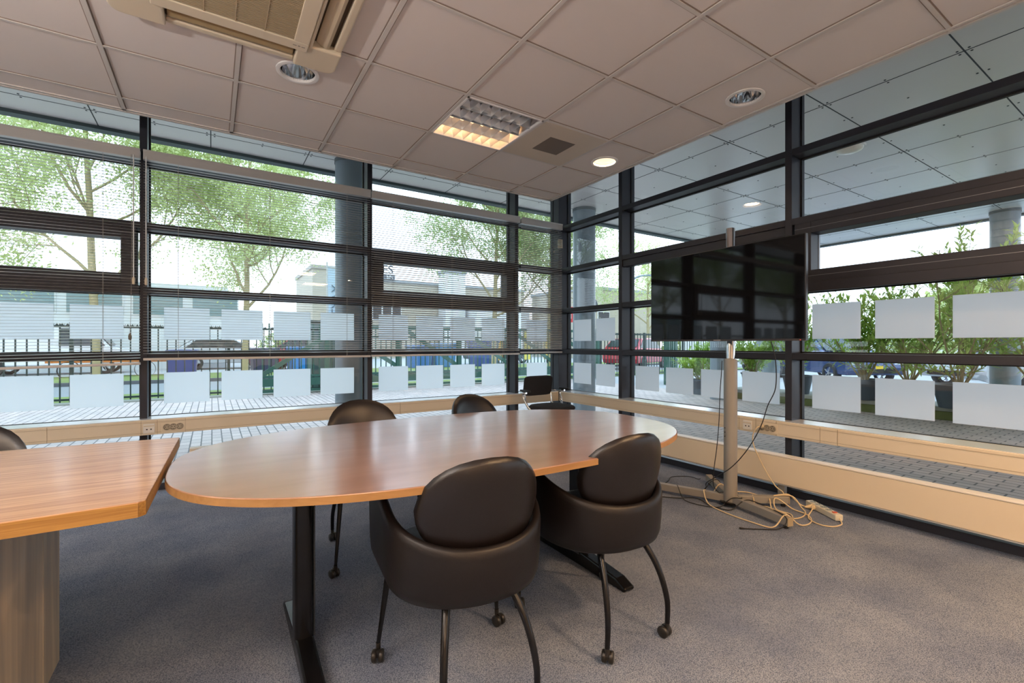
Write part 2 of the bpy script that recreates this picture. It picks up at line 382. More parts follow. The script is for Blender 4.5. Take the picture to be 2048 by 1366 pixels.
def T_A(a, b):   # maps (along, depth 0..inward->outward, z) for wall A
    return lambda u0, u1, d0, d1, z0, z1: (u0, u1, YA + d0, YA + d1, z0, z1)
def bay(n, wall, a, b, sash=False, films_up=(), films_lo=(), fw=0.317, extra_rail=False):
    root = empty('window_%d' % n, ((a + b) / 2, GY, 0) if wall == 'A' else (GX, (a + b) / 2, 0), kind='structure')
    off = Vector(root.location)
    def bx(mb, u0, u1, d0, d1, z0, z1):
        if wall == 'A': mb.box(u0 - off.x, u1 - off.x, YA + d0 - off.y, YA + d1 - off.y, z0, z1)
        else: mb.box(XB + d0 - off.x, XB + d1 - off.x, u0 - off.y, u1 - off.y, z0, z1)
    gd = GY - YA if wall == 'A' else GX - XB
    for z in TR:
        m_ = MB(); bx(m_, a, b, 0.004, gd + 0.03, z, z + 0.05); m_.build('transom', frame_m, root, bevel=0.002)
    m_ = MB(); bx(m_, a, b, 0.03, gd + 0.03, 0.52, 0.565); m_.build('transom', frame_m, root)
    zs = [0.055, 0.52, 0.565] + sum([[z, z + 0.05] for z in TR], []) + [TOPZ]
    pan = MB(); gk = MB()
    for k in range(0, len(zs) - 1, 2):
        z0, z1 = zs[k], zs[k + 1]
        if k == 0: z0, z1 = 0.055, 0.52
        elif k >= 2: z0, z1 = zs[k], zs[k + 1]
        inset = 0.0
        bx(pan, a, b, gd - 0.003, gd + 0.003, z0, z1)
        for (p, q, r_, s_) in ((a, b, z0, z0 + 0.010), (a, b, z1 - 0.010, z1), (a, a + 0.010, z0, z1), (b - 0.010, b, z0, z1)):
            bx(gk, p, q, gd - 0.012, gd + 0.012, r_, s_)
    pan.build('glass_pane', glass_m, root); gk.build('gasket', gasket_m, root)
    if sash:
        z0, z1 = TR[1] + 0.05, TR[2]
        m_ = MB(); t = 0.115 if wall == 'A' else 0.135; tz = 0.085; o1 = -0.03; o2 = gd - 0.01
        e = 0.02
        bx(m_, a + e, a + t, o1 + .03, o2, z0, z1); bx(m_, b - t, b - e, o1 + .03, o2, z0, z1)
        bx(m_, a + t, b - t, o1 + .03, o2, z1 - tz, z1); bx(m_, a + t, b - t, o1 + .03, o2, z0, z0 + 0.10)
        s_ = m_.build('sash', frame_m, root, bevel=0.003)
        g2 = MB()
        for zz in (z0 + 0.055, z1 - 0.045): bx(g2, a + e, b - e, 0.0 - 0.0015, 0.004, zz, zz + 0.003)
        bx(g2, a + t - .001, a + t + .003, gd - 0.03, gd - 0.01, z0 + 0.1, z1 - tz); bx(g2, b - t - .003, b - t + .001, gd - 0.03, gd - 0.01, z0 + 0.1, z1 - tz)
        g2.build('sash_seam', mat('bright_seam', (0.22, 0.23, 0.25), 0.3, 0.4), s_)
        m_ = MB(); bx(m_, a, b, -0.012, 0.03, TR[1] - 0.012, TR[1] + 0.06); m_.build('drip_rail', frame_m, root, bevel=0.003)
    if extra_rail:
        m_ = MB(); bx(m_, a, b, 0.012, 0.09, TR[2] - 0.075, TR[2]); m_.build('rail_cassette', frame_m, root, bevel=0.006)
    for row, (zz0, zz1) in ((films_up, (1.198, 1.463)), (films_lo, (0.668, 0.924))):
        for u in row:
            m_ = MB(); bx(m_, u, u + fw, gd - 0.0065, gd - 0.0045, zz0, zz1); m_.build('frosted_film', film_m, root)
    return root
ms = [x + 0.048 for x in AX]
bay(1, 'A', ms[2], AX[3], True, (-1.717, -1.314, -0.908), (-1.717, -1.314, -0.908))
f2 = (-0.333, 0.071, 0.478, 0.885); f3 = (1.451, 1.859, 2.263, 2.67)
bay(2, 'A', ms[3], AX[4], False, f2, f2)
bay(3, 'A', ms[4], AX[5], True, f3, f3)
bay(4, 'A', ms[5], XB, False, (3.314,), (3.314,))
bay(5, 'B', BY[4] + .05, YA + 0.02, False, (4.228, 3.828), (4.228, 3.828))
bay(6, 'B', BY[3] + .05, BY[4], False, (), (3.206, 2.802, 2.40, 1.994), extra_rail=True)
f7 = (1.433, 1.03, 0.627, 0.224)
bay(7, 'B', BY[2] + .05, BY[3], True, f7, f7)
bay(8, 'B', BY[1] + .05, BY[2], False, (-0.3, -0.7, -1.1, -1.5), (-0.3, -0.7, -1.1, -1.5))
bay(9, 'B', BY[0] + .05, BY[1], True)
bay(10, 'A', ms[1], AX[2], False, (-3.9, -3.5, -3.1, -2.7), (-3.9, -3.5, -3.1, -2.7))
bay(11, 'A', ms[0], AX[1], True)

# ------------------------------------------------------------------ blinds
def blind(x0, x1, zb, label, tilt=8, skew=0.0, wand=None, cordx=None, dens=1.0, ladders=3):
    yc = 4.565; root = empty('venetian_blind', ((x0 + x1) / 2, yc, 2.66), label=label, cat='blind', group='venetian blinds along the left glass wall')
    L = (x1 - x0) / 2; w_ = 0.0125
    hr = MB(); hr.box(-L, L, -0.02, 0.03, -0.075, -0.018); hr.box(-L, L, -0.024, -0.02, -0.02, 0.0); hr.box(-L, L, -0.024, 0.03, -0.018, -0.014)
    hr.build('headrail', rail_m, root, bevel=0.003)
    sl = MB(); z = -0.10; bot = zb - 2.66; n = int((-0.10 - bot - 0.03) / 0.0215); step = (-0.10 - bot - 0.02) / n
    ta = R(tilt)
    for i in range(n):
        zz = -0.10 - i * step; k = i / n
        for (dz0, dy0) in ((0, 0),):
            ca, sa = math.cos(ta) * w_, math.sin(ta) * w_
            zl = zz - skew * k; zr = zz + skew * k * 0.2
            jl = random.uniform(-.0008, .0008)
            sl.add([(-L, -ca, zl - sa + jl), (L, -ca, zr - sa), (L, 0, zr + 0.0022), (-L, 0, zl + 0.0022 + jl), (L, ca, zr + sa), (-L, ca, zl + sa + jl)], [(0, 1, 2, 3), (3, 2, 4, 5)])
    sl.build('slats', slat_m, root)
    br = MB(); za = bot - skew; zc = bot + skew * .2
    br.add([(-L, -0.0135, za - 0.011), (L, -0.0135, zc - 0.011), (L, 0.0135, zc - 0.011), (-L, 0.0135, za - 0.011), (-L, -0.0135, za + 0.008), (L, -0.0135, zc + 0.008), (L, 0.0135, zc + 0.008), (-L, 0.0135, za + 0.008)],
           [(0, 3, 2, 1), (4, 5, 6, 7), (0, 1, 5, 4), (1, 2, 6, 5), (2, 3, 7, 6), (3, 0, 4, 7)])
    br.build('bottom_rail', rail_m, root, bevel=0.003)
    ld = MB()
    for i in range(ladders):
        x = -L + 0.22 + (2 * L - 0.44) * i / max(1, ladders - 1) if ladders > 1 else 0
        for s in (-1, 1): ld.box(x - 0.0009, x + 0.0009, s * 0.0133 - 0.0006, s * 0.0133 + 0.0006, bot, -0.07)
    ld.build('ladder_cord', cord_m, root)
    if wand is not None:
        wx = wand - root.location.x
        wd = MB(); wd.tube([(wx, -0.035, -0.06), (wx, -0.04, -0.55), (wx, -0.035, -1.0)], 0.0042, 8)
        wo = wd.build('tilt_wand', mat('clear_wand', (0.75, 0.77, 0.78), 0.2), root, True)
        MB().lathe([(0.0, -0.06), (0.009, -0.055), (0.010, -0.02), (0.006, 0)], (wx, -0.035, -0.99), 12).build('wand_grip', cream_m, wo, True)
    if cordx is not None:
        cx_ = cordx - root.location.x
        co = MB().tube(spline([(cx_, -0.03, -0.06), (cx_ + 0.004, -0.036, -0.7), (cx_, -0.038, -1.2), (cx_ - 0.006, -0.038, -1.42)]), 0.0016, 6).build('pull_cord', cord_m, root)
        MB().lathe([(0.0, -0.052), (0.010, -0.044), (0.011, -0.02), (0.005, 0)], (cx_ - 0.006, -0.038, -1.42), 12).build('tassel', mat('tassel_brown', (0.16, 0.14, 0.11), 0.5), co, True)
    return root
blind(-2.22, -0.462, 1.004, 'leftmost venetian blind in view, pulled down lower with slanting bottom rail', 6, 0.035, wand=-0.50, cordx=-0.515)
blind(-0.445, 1.300, 1.043, 'venetian blind in front of the tree and round column, second from the left', 6, 0.0, wand=-0.425)
blind(1.308, 3.048, 1.046, 'venetian blind over the narrow hopper window, third from the left', 25, 0.0)
blind(3.070, 3.690, 1.060, 'narrow venetian blind in the corner beside the post', 33, 0.0, ladders=2)
blind(-3.99, -2.24, 1.04, 'venetian blind to the left of the view, over the window beyond the frame', 6, 0.0)
blind(-5.76, -4.01, 1.04, 'last venetian blind at the far left end of the glass wall', 6, 0.0)

# PIR sensor at the corner post
s_ = empty('motion_sensor', (3.715, 4.63, 2.43), R(-45), 'small cream motion sensor high on the corner window post', 'sensor')
MB().prism(superell(0, 0, 0.030, 0.022, 3, 32), -0.055, 0.055).build('housing', cream_m, s_, True, 0.004)
MB().lathe([(0, -0.03), (0.014, -0.022), (0.018, 0), (0.014, 0.022), (0, 0.03)], (0, -0.015, -0.012), 20).build('lens', mat('sensor_lens', (0.7, 0.66, 0.52), 0.3), s_, True)

# ------------------------------------------------------------------ trunking and radiators
def socket(parent, M, kind='power'):
    if kind == 'power':
        f = MB()
        f.lathe([(0.026, 0.0), (0.026, 0.006), (0.021, 0.006), (0.020, -0.0), (0.0, -0.0)], (0, 0, 0), 24, M=M)
        o = f.build('power_socket', [mat('socket_face', (0.45, 0.40, 0.31), 0.4)], parent, True)
        h = MB()
        for s in (-1, 1): h.lathe([(0.0038, 0.0), (0.0038, 0.0015), (0, 0.0015)], (s * 0.009, 0, 0.0005), 10, M=M)
        h.lathe([(0.0205, 0.0012), (0.0205, 0.0030), (0.0175, 0.0030), (0.0175, 0.0012)], (0, 0, 0), 24, M=M)
        h.box(-0.003, 0.003, 0.014, 0.019, 0.001, 0.004, M=M); h.box(-0.003, 0.003, -0.019, -0.014, 0.001, 0.004, M=M)
        h.build('socket_contacts', mat('socket_dark', (0.12, 0.10, 0.07), 0.5), o)
    else:
        f = MB(); f.box(-0.036, 0.036, -0.036, 0.036, 0.0, 0.006, M=M); o = f.build('data_outlet', white_m, parent, bevel=0.002)
        h = MB()
        for s in (-1, 1): h.box(s * 0.013 - 0.005, s * 0.013 + 0.005, -0.012, -0.003, 0.006, 0.0068, M=M)
        h.build('data_port', black_m, o); h2 = MB(); h2.box(-0.032, 0.032, 0.014, 0.022, 0.006, 0.009, M=M); h2.build('label_window', cream_m, o)
TZ0, TZ1 = 0.452, 0.568
def trunk(wall, a, b, label, seams, sockets, datas):
    root = empty('cable_trunking', ((a + b) / 2, 4.60, TZ0) if wall == 'A' else (3.685, (a + b) / 2, TZ0), label=label, cat='cable trunking')
    off = root.location
    def bx(m_, u0, u1, d0, d1, z0, z1):
        if wall == 'A': m_.box(u0 - off.x, u1 - off.x, d0 - off.y, d1 - off.y, z0 - off.z, z1 - off.z)
        else: m_.box(d0 - off.x, d1 - off.x, u0 - off.y, u1 - off.y, z0 - off.z, z1 - off.z)
    f = 4.565 if wall == 'A' else 3.645; bk = 4.648 if wall == 'A' else 3.731
    m_ = MB(); bx(m_, a, b, f, bk, TZ0, TZ1); m_.build('channel_body', trunk_m, root, bevel=0.004)
    m_ = MB(); bx(m_, a, b, f + .012, (GY if wall == 'A' else GX) - 0.01, TZ1, TZ1 + 0.004); m_.build('sill_strip', mat('sill_bright', (0.72, 0.75, 0.78), 0.22, 0.3), root)
    m_ = MB(); bx(m_, a, b, f - 0.002, f, TZ0 + 0.018, TZ0 + 0.0195); bx(m_, a, b, f - 0.002, f, TZ1 - 0.0195, TZ1 - 0.018)
    for s in seams: bx(m_, s, s + 0.002, f - 0.0022, f, TZ0 + 0.002, TZ1 - 0.002)
    m_.build('cover_seam', mat('seam_brown', (0.34, 0.27, 0.18), 0.7), root)
    zc = (TZ0 + TZ1) / 2 - off.z - 0.005
    for grp in sockets:
        m_ = MB(); bx(m_, min(grp) - 0.036, max(grp) + 0.036, f - 0.004, f, zc + off.z - 0.04, zc + off.z + 0.04); m_.build('socket_plate', trunk_m, root, bevel=0.003)
        for u in grp:
            M = Matrix.Translation((u - off.x, f - 0.005 - off.y, zc)) @ Matrix.Rotation(R(90), 4, 'X') if wall == 'A' else Matrix.Translation((f - 0.005 - off.x, u - off.y, zc)) @ Matrix.Rotation(R(-90), 4, 'Y') @ Matrix.Rotation(R(90), 4, 'Z')
            socket(root, M)
    for u in datas:
        M = Matrix.Translation((u - off.x, f - 0.001 - off.y, zc)) @ Matrix.Rotation(R(90), 4, 'X') if wall == 'A' else Matrix.Translation((f - 0.001 - off.x, u - off.y, zc)) @ Matrix.Rotation(R(-90), 4, 'Y') @ Matrix.Rotation(R(-90), 4, 'Z')
        socket(root, M, 'data')
    return root
trunk('A', X0 + .02, 3.64, 'beige cable trunking along the left glass wall below the blinds', (-0.985, -0.46, -0.36, -0.18, 1.6, -2.6), [(-0.298, -0.257, -0.215)], [-0.41])
trunk('B', Y0 + .02, 4.56, 'beige cable trunking along the right glass wall behind the television', (1.90, 2.20, 2.06, 1.594, 1.483, 0.3, -0.8, -2.0), [(2.009, 1.968, 1.926)], [2.128])
def radiator(wall, a, b, label):
    root = empty('radiator_panel', ((a + b) / 2, 4.55, 0.11) if wall == 'A' else (3.62, (a + b) / 2, 0.11), label=label, cat='radiator')
    L = (b - a) / 2
    def P(u0, u1, d0, d1, z0, z1, name, m, bev=0.0):
        m_ = MB(); m_.box(u0, u1, d0, d1, z0, z1) if wall == 'A' else m_.box(d0, d1, u0, u1, z0, z1); return m_.build(name, m, root, bevel=bev)
    P(-L, L, -0.03, 0.035, 0.0, 0.20, 'front_panel', conv_m, 0.004)
    P(-L, L, -0.033, 0.045, 0.202, 0.212, 'top_edge', convtop_m, 0.002)
    P(-L, L, -0.033, 0.045, -0.008, -0.001, 'bottom_edge', mat('rad_bottom', (0.6, 0.62, 0.64), 0.3, 0.5), 0.0)
    u = -L + 0.35
    while u < L: P(u - 0.025, u + 0.025, -0.005, 0.03, -0.11, -0.008, 'foot', steel_m); u += 1.45
radiator('A', -0.15, 3.50, 'long low radiator panel under the left glass wall behind the oval table')
radiator('B', -4.3, 4.35, 'long low beige radiator panel under the right glass wall')

# ------------------------------------------------------------------ ceiling equipment
def downlight(x, y, label, lit, watts=5.0):
    root = empty('downlight', (x, y, CEIL), label=label, cat='ceiling light', group='round recessed downlights')
    MB().lathe([(0.112, 0.004), (0.112, -0.003), (0.100, -0.006), (0.091, -0.004), (0.089, 0.01), (0.100, 0.01)], n=48).build('trim_ring', mat('ring_white', (0.8, 0.8, 0.8), 0.3), root, True)
    rf = MB(); prof = [(0.09, 0.005), (0.086, 0.04), (0.075, 0.08), (0.055, 0.11), (0.03, 0.125), (0.0, 0.13)]
    rf.lathe(prof, n=32)
    rf.build('reflector', chrome_m if not lit else mat('lit_reflector', (0.9, 0.78, 0.6), 0.5), root, True)
    for s in (-1, 1):
        b = MB(); b.tube([(s * 0.022, -0.03, 0.088), (s * 0.022, 0.045, 0.088)], 0.013, 12)
        b.build('bulb', mat('bulb_lit', (1, 0.8, 0.6), 0.4, emit=(1.0, 0.62, 0.28), es=30.0) if lit else mat('bulb_off', (0.9, 0.9, 0.92), 0.2), root, True)
    if lit:
        area_lamp('lamp', (0, 0, 0.012), 0.15, watts, (1.0, 0.60, 0.30), parent=root)
        MB().lathe([(0.0, 0.018), (0.086, 0.018)], n=32).build('diffuser', mat('diffuser_lit', (1, .85, .65), 0.5, emit=(1.0, 0.74, 0.5), es=1.15), root)
downlight(DOWN[0][0], DOWN[0][1], 'round downlight with chrome reflector beside the air conditioner cassette', False)
downlight(DOWN[1][0], DOWN[1][1], 'unlit round chrome downlight above the television', False)
downlight(DOWN[2][0], DOWN[2][1], 'lit warm round downlight near the corner beside the air vent', True)

for k in (3, 4, 5):  # unseen downlights added to warm the floor and radiator at the right
    downlight(DOWN[k][0], DOWN[k][1], ['warm lit downlight just behind the camera along the right glass wall', 'warm lit downlight directly behind the camera', 'warm lit downlight far behind the camera by the right glass wall'][k - 3], True, 34.0)

def louvre(x0, x1, y0, y1, label, lit_rows, em):
    cx_, cy_ = (x0 + x1) / 2, (y0 + y1) / 2; root = empty('louvre_light', (cx_, cy_, CEIL), label=label, cat='ceiling light', group='square louvre ceiling lights')
    h = 0.29
    f = MB()
    for a, b, c, d in ((-h, h, -h, -h + 0.012), (-h, h, h - 0.012, h), (-h, -h + 0.012, -h, h), (h - 0.012, h, -h, h)): f.box(a, b, c, d, -0.006, 0.01)
    f.build('frame', mat('fixture_white', (0.85, 0.85, 0.87), 0.35), root)
    b = MB(); b.box(-h, h, -h, h, 0.10, 0.105)
    for s in (-1, 1): b.box(s * h - 0.002, s * h + 0.002, -h, h, 0, 0.1); b.box(-h, h, s * h - 0.002, s * h + 0.002, 0, 0.1)
    b.build('housing', mat('fixture_inner', (0.75, 0.75, 0.76), 0.4), root)
    lv = MB(); nx, ny = 7, 4; W = 2 * (h - 0.014)
    for i in range(1, ny):
        y = -W / 2 + W * i / ny; t = 0.020 if i != 2 else 0.026
        # parabolic side reflectors between rows
        for k in range(4):
            z0, z1 = 0.0 + k * 0.014, 0.0 + (k + 1) * 0.014; q0, q1 = t * (k / 4) ** 1.6, t * ((k + 1) / 4) ** 1.6
            for s in (-1, 1): lv.add([(-W / 2, y + s * (0.002 + q0), z0), (W / 2, y + s * (0.002 + q0), z0), (W / 2, y + s * (0.002 + q1), z1), (-W / 2, y + s * (0.002 + q1), z1)], [(0, 1, 2, 3)])
        lv.box(-W / 2, W / 2, y - 0.002, y + 0.002, -0.001, 0.001)
    for i in range(1, nx):
        x = -W / 2 + W * i / nx
        lv.add([(x - 0.001, -W / 2, -0.001), (x - 0.001, W / 2, -0.001), (x - 0.011, W / 2, 0.045), (x - 0.011, -W / 2, 0.045)], [(0, 1, 2, 3)])
        lv.add([(x + 0.001, -W / 2, -0.001), (x + 0.001, W / 2, -0.001), (x + 0.011, W / 2, 0.045), (x + 0.011, -W / 2, 0.045)], [(3, 2, 1, 0)])
        lv.add([(x - 0.001, -W / 2, -0.001), (x + 0.001, -W / 2, -0.001), (x + 0.001, W / 2, -0.001), (x - 0.001, W / 2, -0.001)], [(0, 1, 2, 3)])
    lv.build('louvre', mat('louvre_alu', (0.72, 0.74, 0.77), 0.28, 0.9), root)
    for i in range(ny):
        y = -W / 2 + W * (i + .5) / ny; t = MB(); t.tube([(-W / 2 + .01, y, 0.075), (W / 2 - .01, y, 0.075)], 0.013, 10)
        on = i in lit_rows
        t.build('tube', mat('tube_on_%g' % em, (1, .85, .7), 0.4, emit=(1.0, 0.56, 0.26), es=em) if on else mat('tube_off', (0.25, 0.25, 0.27), 0.3), root, True)
    if lit_rows and len(lit_rows) < 4:
        m_ = MB(); m_.box(-W / 2, W / 2, -0.004, 0.0, 0.0, 0.1); m_.build('divider', mat('louvre_alu'), root)
    return root
louvre(*FIX[0], 'square ceiling light with louvre cells, only the half toward the window lit warm', (2, 3), 9.0)
def fillfix(q, i):  # unseen warm fill light, added to brighten the room
    x0, x1, y0, y1 = q; root = empty('ceiling_light', ((x0 + x1) / 2, (y0 + y1) / 2, CEIL), label='warm square ceiling light with opal diffuser in the room part behind the camera', cat='ceiling light', group='opal ceiling lights behind the camera')
    f = MB()
    for a, b, c, d in ((-.29, .29, -.29, -.275), (-.29, .29, .275, .29), (-.29, -.275, -.29, .29), (.275, .29, -.29, .29)): f.box(a, b, c, d, -0.006, 0.02)
    f.build('frame', white_m, root); MB().box(-.275, .275, -.275, .275, 0.004, 0.008).build('diffuser', mat('opal_on', (1, .9, .8), 0.5, emit=WARM, es=WARM_EM), root)
for i, q in enumerate(FILLFIX): fillfix(q, i)

# fill uplighters added out of view to brighten the ceiling
UP_W = 150.0
for wi, (x, y, lab) in enumerate(((-0.9, -2.8, 'black floor uplighter standing well behind the camera'), (-1.9, 0.55, 'black floor uplighter standing to the left behind the desk'), (-4.6, 1.6, 'black floor uplighter by the left end wall'))):
    u_ = empty('floor_uplighter', (x, y, 0), label=lab, cat='floor lamp')
    MB().lathe([(0.0, 0.0), (0.15, 0.0), (0.15, 0.02), (0.0, 0.03)], n=32).build('base', blackmetal_m, u_, True)
    MB().lathe([(0.012, 0.02), (0.012, 1.75)], n=12).build('pole', blackmetal_m, u_, True)
    MB().lathe([(0.02, 1.74), (0.10, 1.78), (0.17, 1.86), (0.168, 1.86), (0.10, 1.795), (0.0, 1.76)], n=32).build('shade', mat('shade_black', (0.03, 0.03, 0.03), 0.4), u_, True)
    area_lamp('uplight', (0, 0, 1.845), 0.26, UP_W * (0.85, 1.15, 1.0)[wi], ((1.0, 0.70, 0.48), (1.0, 0.93, 0.86), (1.0, 0.93, 0.86))[wi], (R(180), 0, 0), u_)

# ventilation tile
vx, vy = (VENT[0] + VENT[1]) / 2, (VENT[2] + VENT[3]) / 2
vr = empty('ventilation_grille', (vx, vy, CEIL), label='square beige perforated air vent tile next to the louvre light', cat='air vent')
def ventmat():
    m, n, l, p = newmat('perforated_metal')
    t = n.new('ShaderNodeTexCoord'); v = n.new('ShaderNodeTexVoronoi'); v.inputs['Scale'].default_value = 180; v.inputs['Randomness'].default_value = 0
    l.new(t.outputs['Object'], v.inputs['Vector']); r = n.new('ShaderNodeValToRGB'); r.color_ramp.elements[0].position = 0.25; r.color_ramp.elements[1].position = 0.3
    r.color_ramp.elements[0].color = (0.10, 0.08, 0.06, 1); r.color_ramp.elements[1].color = (0.60, 0.53, 0.44, 1); l.new(v.outputs['Distance'], r.inputs[0]); l.new(r.outputs[0], p.inputs['Base Color'])
    p.inputs['Roughness'].default_value = 0.5
    return m
MB().box(-0.29, 0.29, -0.29, 0.29, -0.003, 0.004).build('face_plate', ventmat(), vr, bevel=0.002)
MB().box(-0.118, 0.118, -0.118, 0.118, -0.0045, -0.003).build('centre_plate', mat('vent_dark', (0.17, 0.14, 0.115), 0.7), vr)

# air conditioner cassette
ac = empty('air_conditioner', (0.09, 2.23, CEIL), label='cream ceiling cassette air conditioner with square intake grille', cat='air conditioner')
h = 0.475
def ringface(mb, outer, inner, z0, z1):
    n = len(outer); vs = [(x, y, z0) for x, y in outer] + [(x, y, z1) for x, y in inner]
    mb.add(vs, [(i, (i + 1) % n, n + (i + 1) % n, n + i) for i in range(n)])
K = 96
o0 = superell(0, 0, h, h, 9, K); o1 = superell(0, 0, h, h, 9, K); o2 = superell(0, 0, h - 0.012, h - 0.012, 9, K)
# the panel: built from corner pieces and rails so the four vane slots are open
pan = MB(); zt, zb_ = 0.0, -0.045
sl0, sl1 = 0.335, 0.435   # vane slot from centre
hw = 0.27
pan.box(-0.335, 0.335, -0.335, -0.315, zb_, 0); pan.box(-0.335, 0.335, 0.315, 0.335, zb_, 0); pan.box(-0.335, -0.315, -0.335, 0.335, zb_, 0); pan.box(0.315, 0.335, -0.335, 0.335, zb_, 0)
for sx_, sy_ in ((1, 1), (1, -1), (-1, 1), (-1, -1)):
    pts = [(hw, hw), (h, hw)] + [(h - 0.05 + 0.05 * math.cos(t), h - 0.05 + 0.05 * math.sin(t)) for t in [R(a) for a in range(0, 91, 15)]] + [(hw, h)]
    pts = [(x * sx_, y * sy_) for x, y in pts]
    if sx_ * sy_ < 0: pts.reverse()
    pan.prism(pts, zb_, 0)
for s in (-1, 1):
    pan.box(-hw, hw, s * (h - 0.02) - 0.02, s * (h - 0.02) + 0.02, -0.028, 0); pan.box(s * (h - 0.02) - 0.02, s * (h - 0.02) + 0.02, -hw, hw, -0.028, 0)
pan.build('face_panel', cream_m, ac, bevel=0.012, seg=3)
bk = MB(); bk.box(-h + .03, h - .03, -h + .03, h - .03, -0.004, 0.0); bk.build('back_plate', mat('ac_dark', (0.10, 0.07, 0.04), 0.7), ac)
for k in range(4):
    M = Matrix.Rotation(R(90 * k), 4, 'Z'); v = MB()
    a0 = (0.352, -0.028); vs = []
    prof = [(0.350, -0.012), (0.372, -0.028), (0.398, -0.034), (0.412, -0.030)]
    for x in (-hw + .01, hw - .01):
        for (yy, zz) in prof: vs.append(M @ Vector((x, yy, zz)))
        for (yy, zz) in prof[::-1]: vs.append(M @ Vector((x, yy, zz + 0.005)))
    n8 = 8
    v.add(vs, [tuple(range(n8)), tuple(range(2 * n8 - 1, n8 - 1, -1))] + [(i, i + n8, (i + 1) % n8 + n8, (i + 1) % n8) for i in range(n8)])
    v.build('air_vane', mat('vane_brown', (0.33, 0.24, 0.12), 0.5) if k == 0 else creamd_m, ac)
gr = MB(); 
for a, b, c, d in ((-.315, .315, -.315, -.245), (-.315, .315, .245, .315), (-.315, -.245, -.245, .245), (.245, .315, -.245, .245)): gr.box(a, b, c, d, -0.055, -0.02)
go = gr.build('intake_frame', cream_m, ac, bevel=0.004)
gl_ = MB()
for i in range(44):
    y = -0.24 + i * 0.011; gl_.box(-0.245, 0.245, y, y + 0.004, -0.052, -0.040)
for x in (-0.12, 0, 0.12): gl_.box(x - 0.002, x + 0.002, -0.245, 0.245, -0.0525, -0.04)
gl_.build('intake_grille', mat('grille_tan', (0.42, 0.33, 0.21), 0.5), go)
MB().box(-0.245, 0.245, -0.245, 0.245, -0.034, -0.03).build('filter', mat('filter_brown', (0.16, 0.11, 0.06), 0.8), go)
lg = MB(); lg.box(0.245, 0.262, 0.275, 0.280, -0.0557, -0.055); lg.box(0.268, 0.278, 0.274, 0.281, -0.0557, -0.055); lg.box(0.284, 0.300, 0.275, 0.280, -0.0557, -0.055)
lg.build('maker_mark', mat('mark_grey', (0.25, 0.22, 0.18), 0.4), go)

# ------------------------------------------------------------------ oval table
tb = empty('oval_table', (0.97, 1.905, 0), R(-1.0), 'large oval cherry-wood meeting table on black T-shaped legs', 'table')
TP = superell(0, 0, 1.095, 0.638, 2.65, 160)
tt = MB(); tt.prism(TP, 0.7145, 0.740); tt.build('tabletop', table_m, tb, bevel=0.003)
e1 = superell(0, 0, 1.0965, 0.6395, 2.65, 160); e0 = superell(0, 0, 1.095, 0.638, 2.65, 160)
ed = MB(); n = 160; ed.add([(x, y, 0.716) for x, y in e1] + [(x, y, 0.7375) for x, y in e1], [(i, (i + 1) % n, n + (i + 1) % n, n + i) for i in range(n)])
ed.build('edge_band', edge_m, tb, True)
for s in (-1, 1):
    lg = empty('x', (0, 0, 0)); bpy.data.objects.remove(lg)
    x = s * 0.68
    m_ = MB(); m_.prism(superell(x, 0, 0.033, 0.055, 4, 32), 0.05, 0.70); m_.box(x - 0.012, x + 0.02, -0.032, 0.032, 0.05, 0.70)
    c_ = m_.build('leg_column', blackmetal_m, tb, True)
    m_ = MB(); m_.box(x - s * 0.036 - 0.003, x - s * 0.036 + 0.003, -0.036, 0.036, 0.06, 0.70); m_.build('cable_cover', mat('leg_cover', (0.03, 0.035, 0.045), 0.3), c_, bevel=0.001)
    m_ = MB(); pr = [(-0.36, 0.0), (0.36, 0.0), (0.365, 0.018), (0.30, 0.045), (0.06, 0.07), (-0.06, 0.07), (-0.30, 0.045), (-0.365, 0.018)]
    vs = [(x + q, y, z) for q in (-0.032, 0.032) for y, z in pr]; k = len(pr)
    m_.add(vs, [tuple(range(k)), tuple(range(2 * k - 1, k - 1, -1))] + [(i, i + k, (i + 1) % k + k, (i + 1) % k) for i in range(k)])
    m_.build('foot', blackmetal_m, tb, bevel=0.008)
    m_ = MB(); m_.box(x - 0.03, x + 0.03, -0.30, 0.30, 0.685, 0.7135); m_.build('support_arm', blackmetal_m, tb, bevel=0.004)
MB().box(-0.65, 0.65, -0.02, 0.02, 0.655, 0.70).build('cross_beam', blackmetal_m, tb, bevel=0.003)

# ------------------------------------------------------------------ desk at the left
dk = empty('wooden_desk', (-1.1, 2.02, 0), label='oak desk with thick top and pale panelled base at the left edge', cat='desk')
def dl(x, y): return (x + 1.1, y - 2.02)
poly = [dl(-2.1, 1.50), dl(-0.407, 1.526), dl(-0.160, 1.530), dl(-0.146, 1.545), dl(-0.119, 2.498), dl(-0.68, 2.55), dl(-2.1, 2.58)]
MB().prism(poly, 0.712, 0.752).build('desktop', desk_m, dk, bevel=0.002)
m_ = MB(); p2 = poly; off_ = 0.0012
for i in range(len(p2)):
    a = Vector((*p2[i], 0)); b = Vector((*p2[(i + 1) % len(p2)], 0)); d = (b - a).normalized(); nn = Vector((d.y, -d.x, 0)) * off_
    m_.add([a + nn + Vector((0, 0, .7135)), b + nn + Vector((0, 0, .7135)), b + nn + Vector((0, 0, .7495)), a + nn + Vector((0, 0, .7495))], [(0, 1, 2, 3)])
m_.build('edge_strip', deskedge_m, dk)
m_ = MB(); m_.box(-0.7, 0.60, -0.27, 0.30, 0.0, 0.712); m_.build('base_core', black_m, dk)
for a, b in ((1.755, 2.136), (2.141, 2.335)):
    m_ = MB(); m_.box(0.60, 0.63, a - 2.02, b - 2.02, 0.0, 0.711); m_.build('base_panel', base_m, dk, bevel=0.0015)
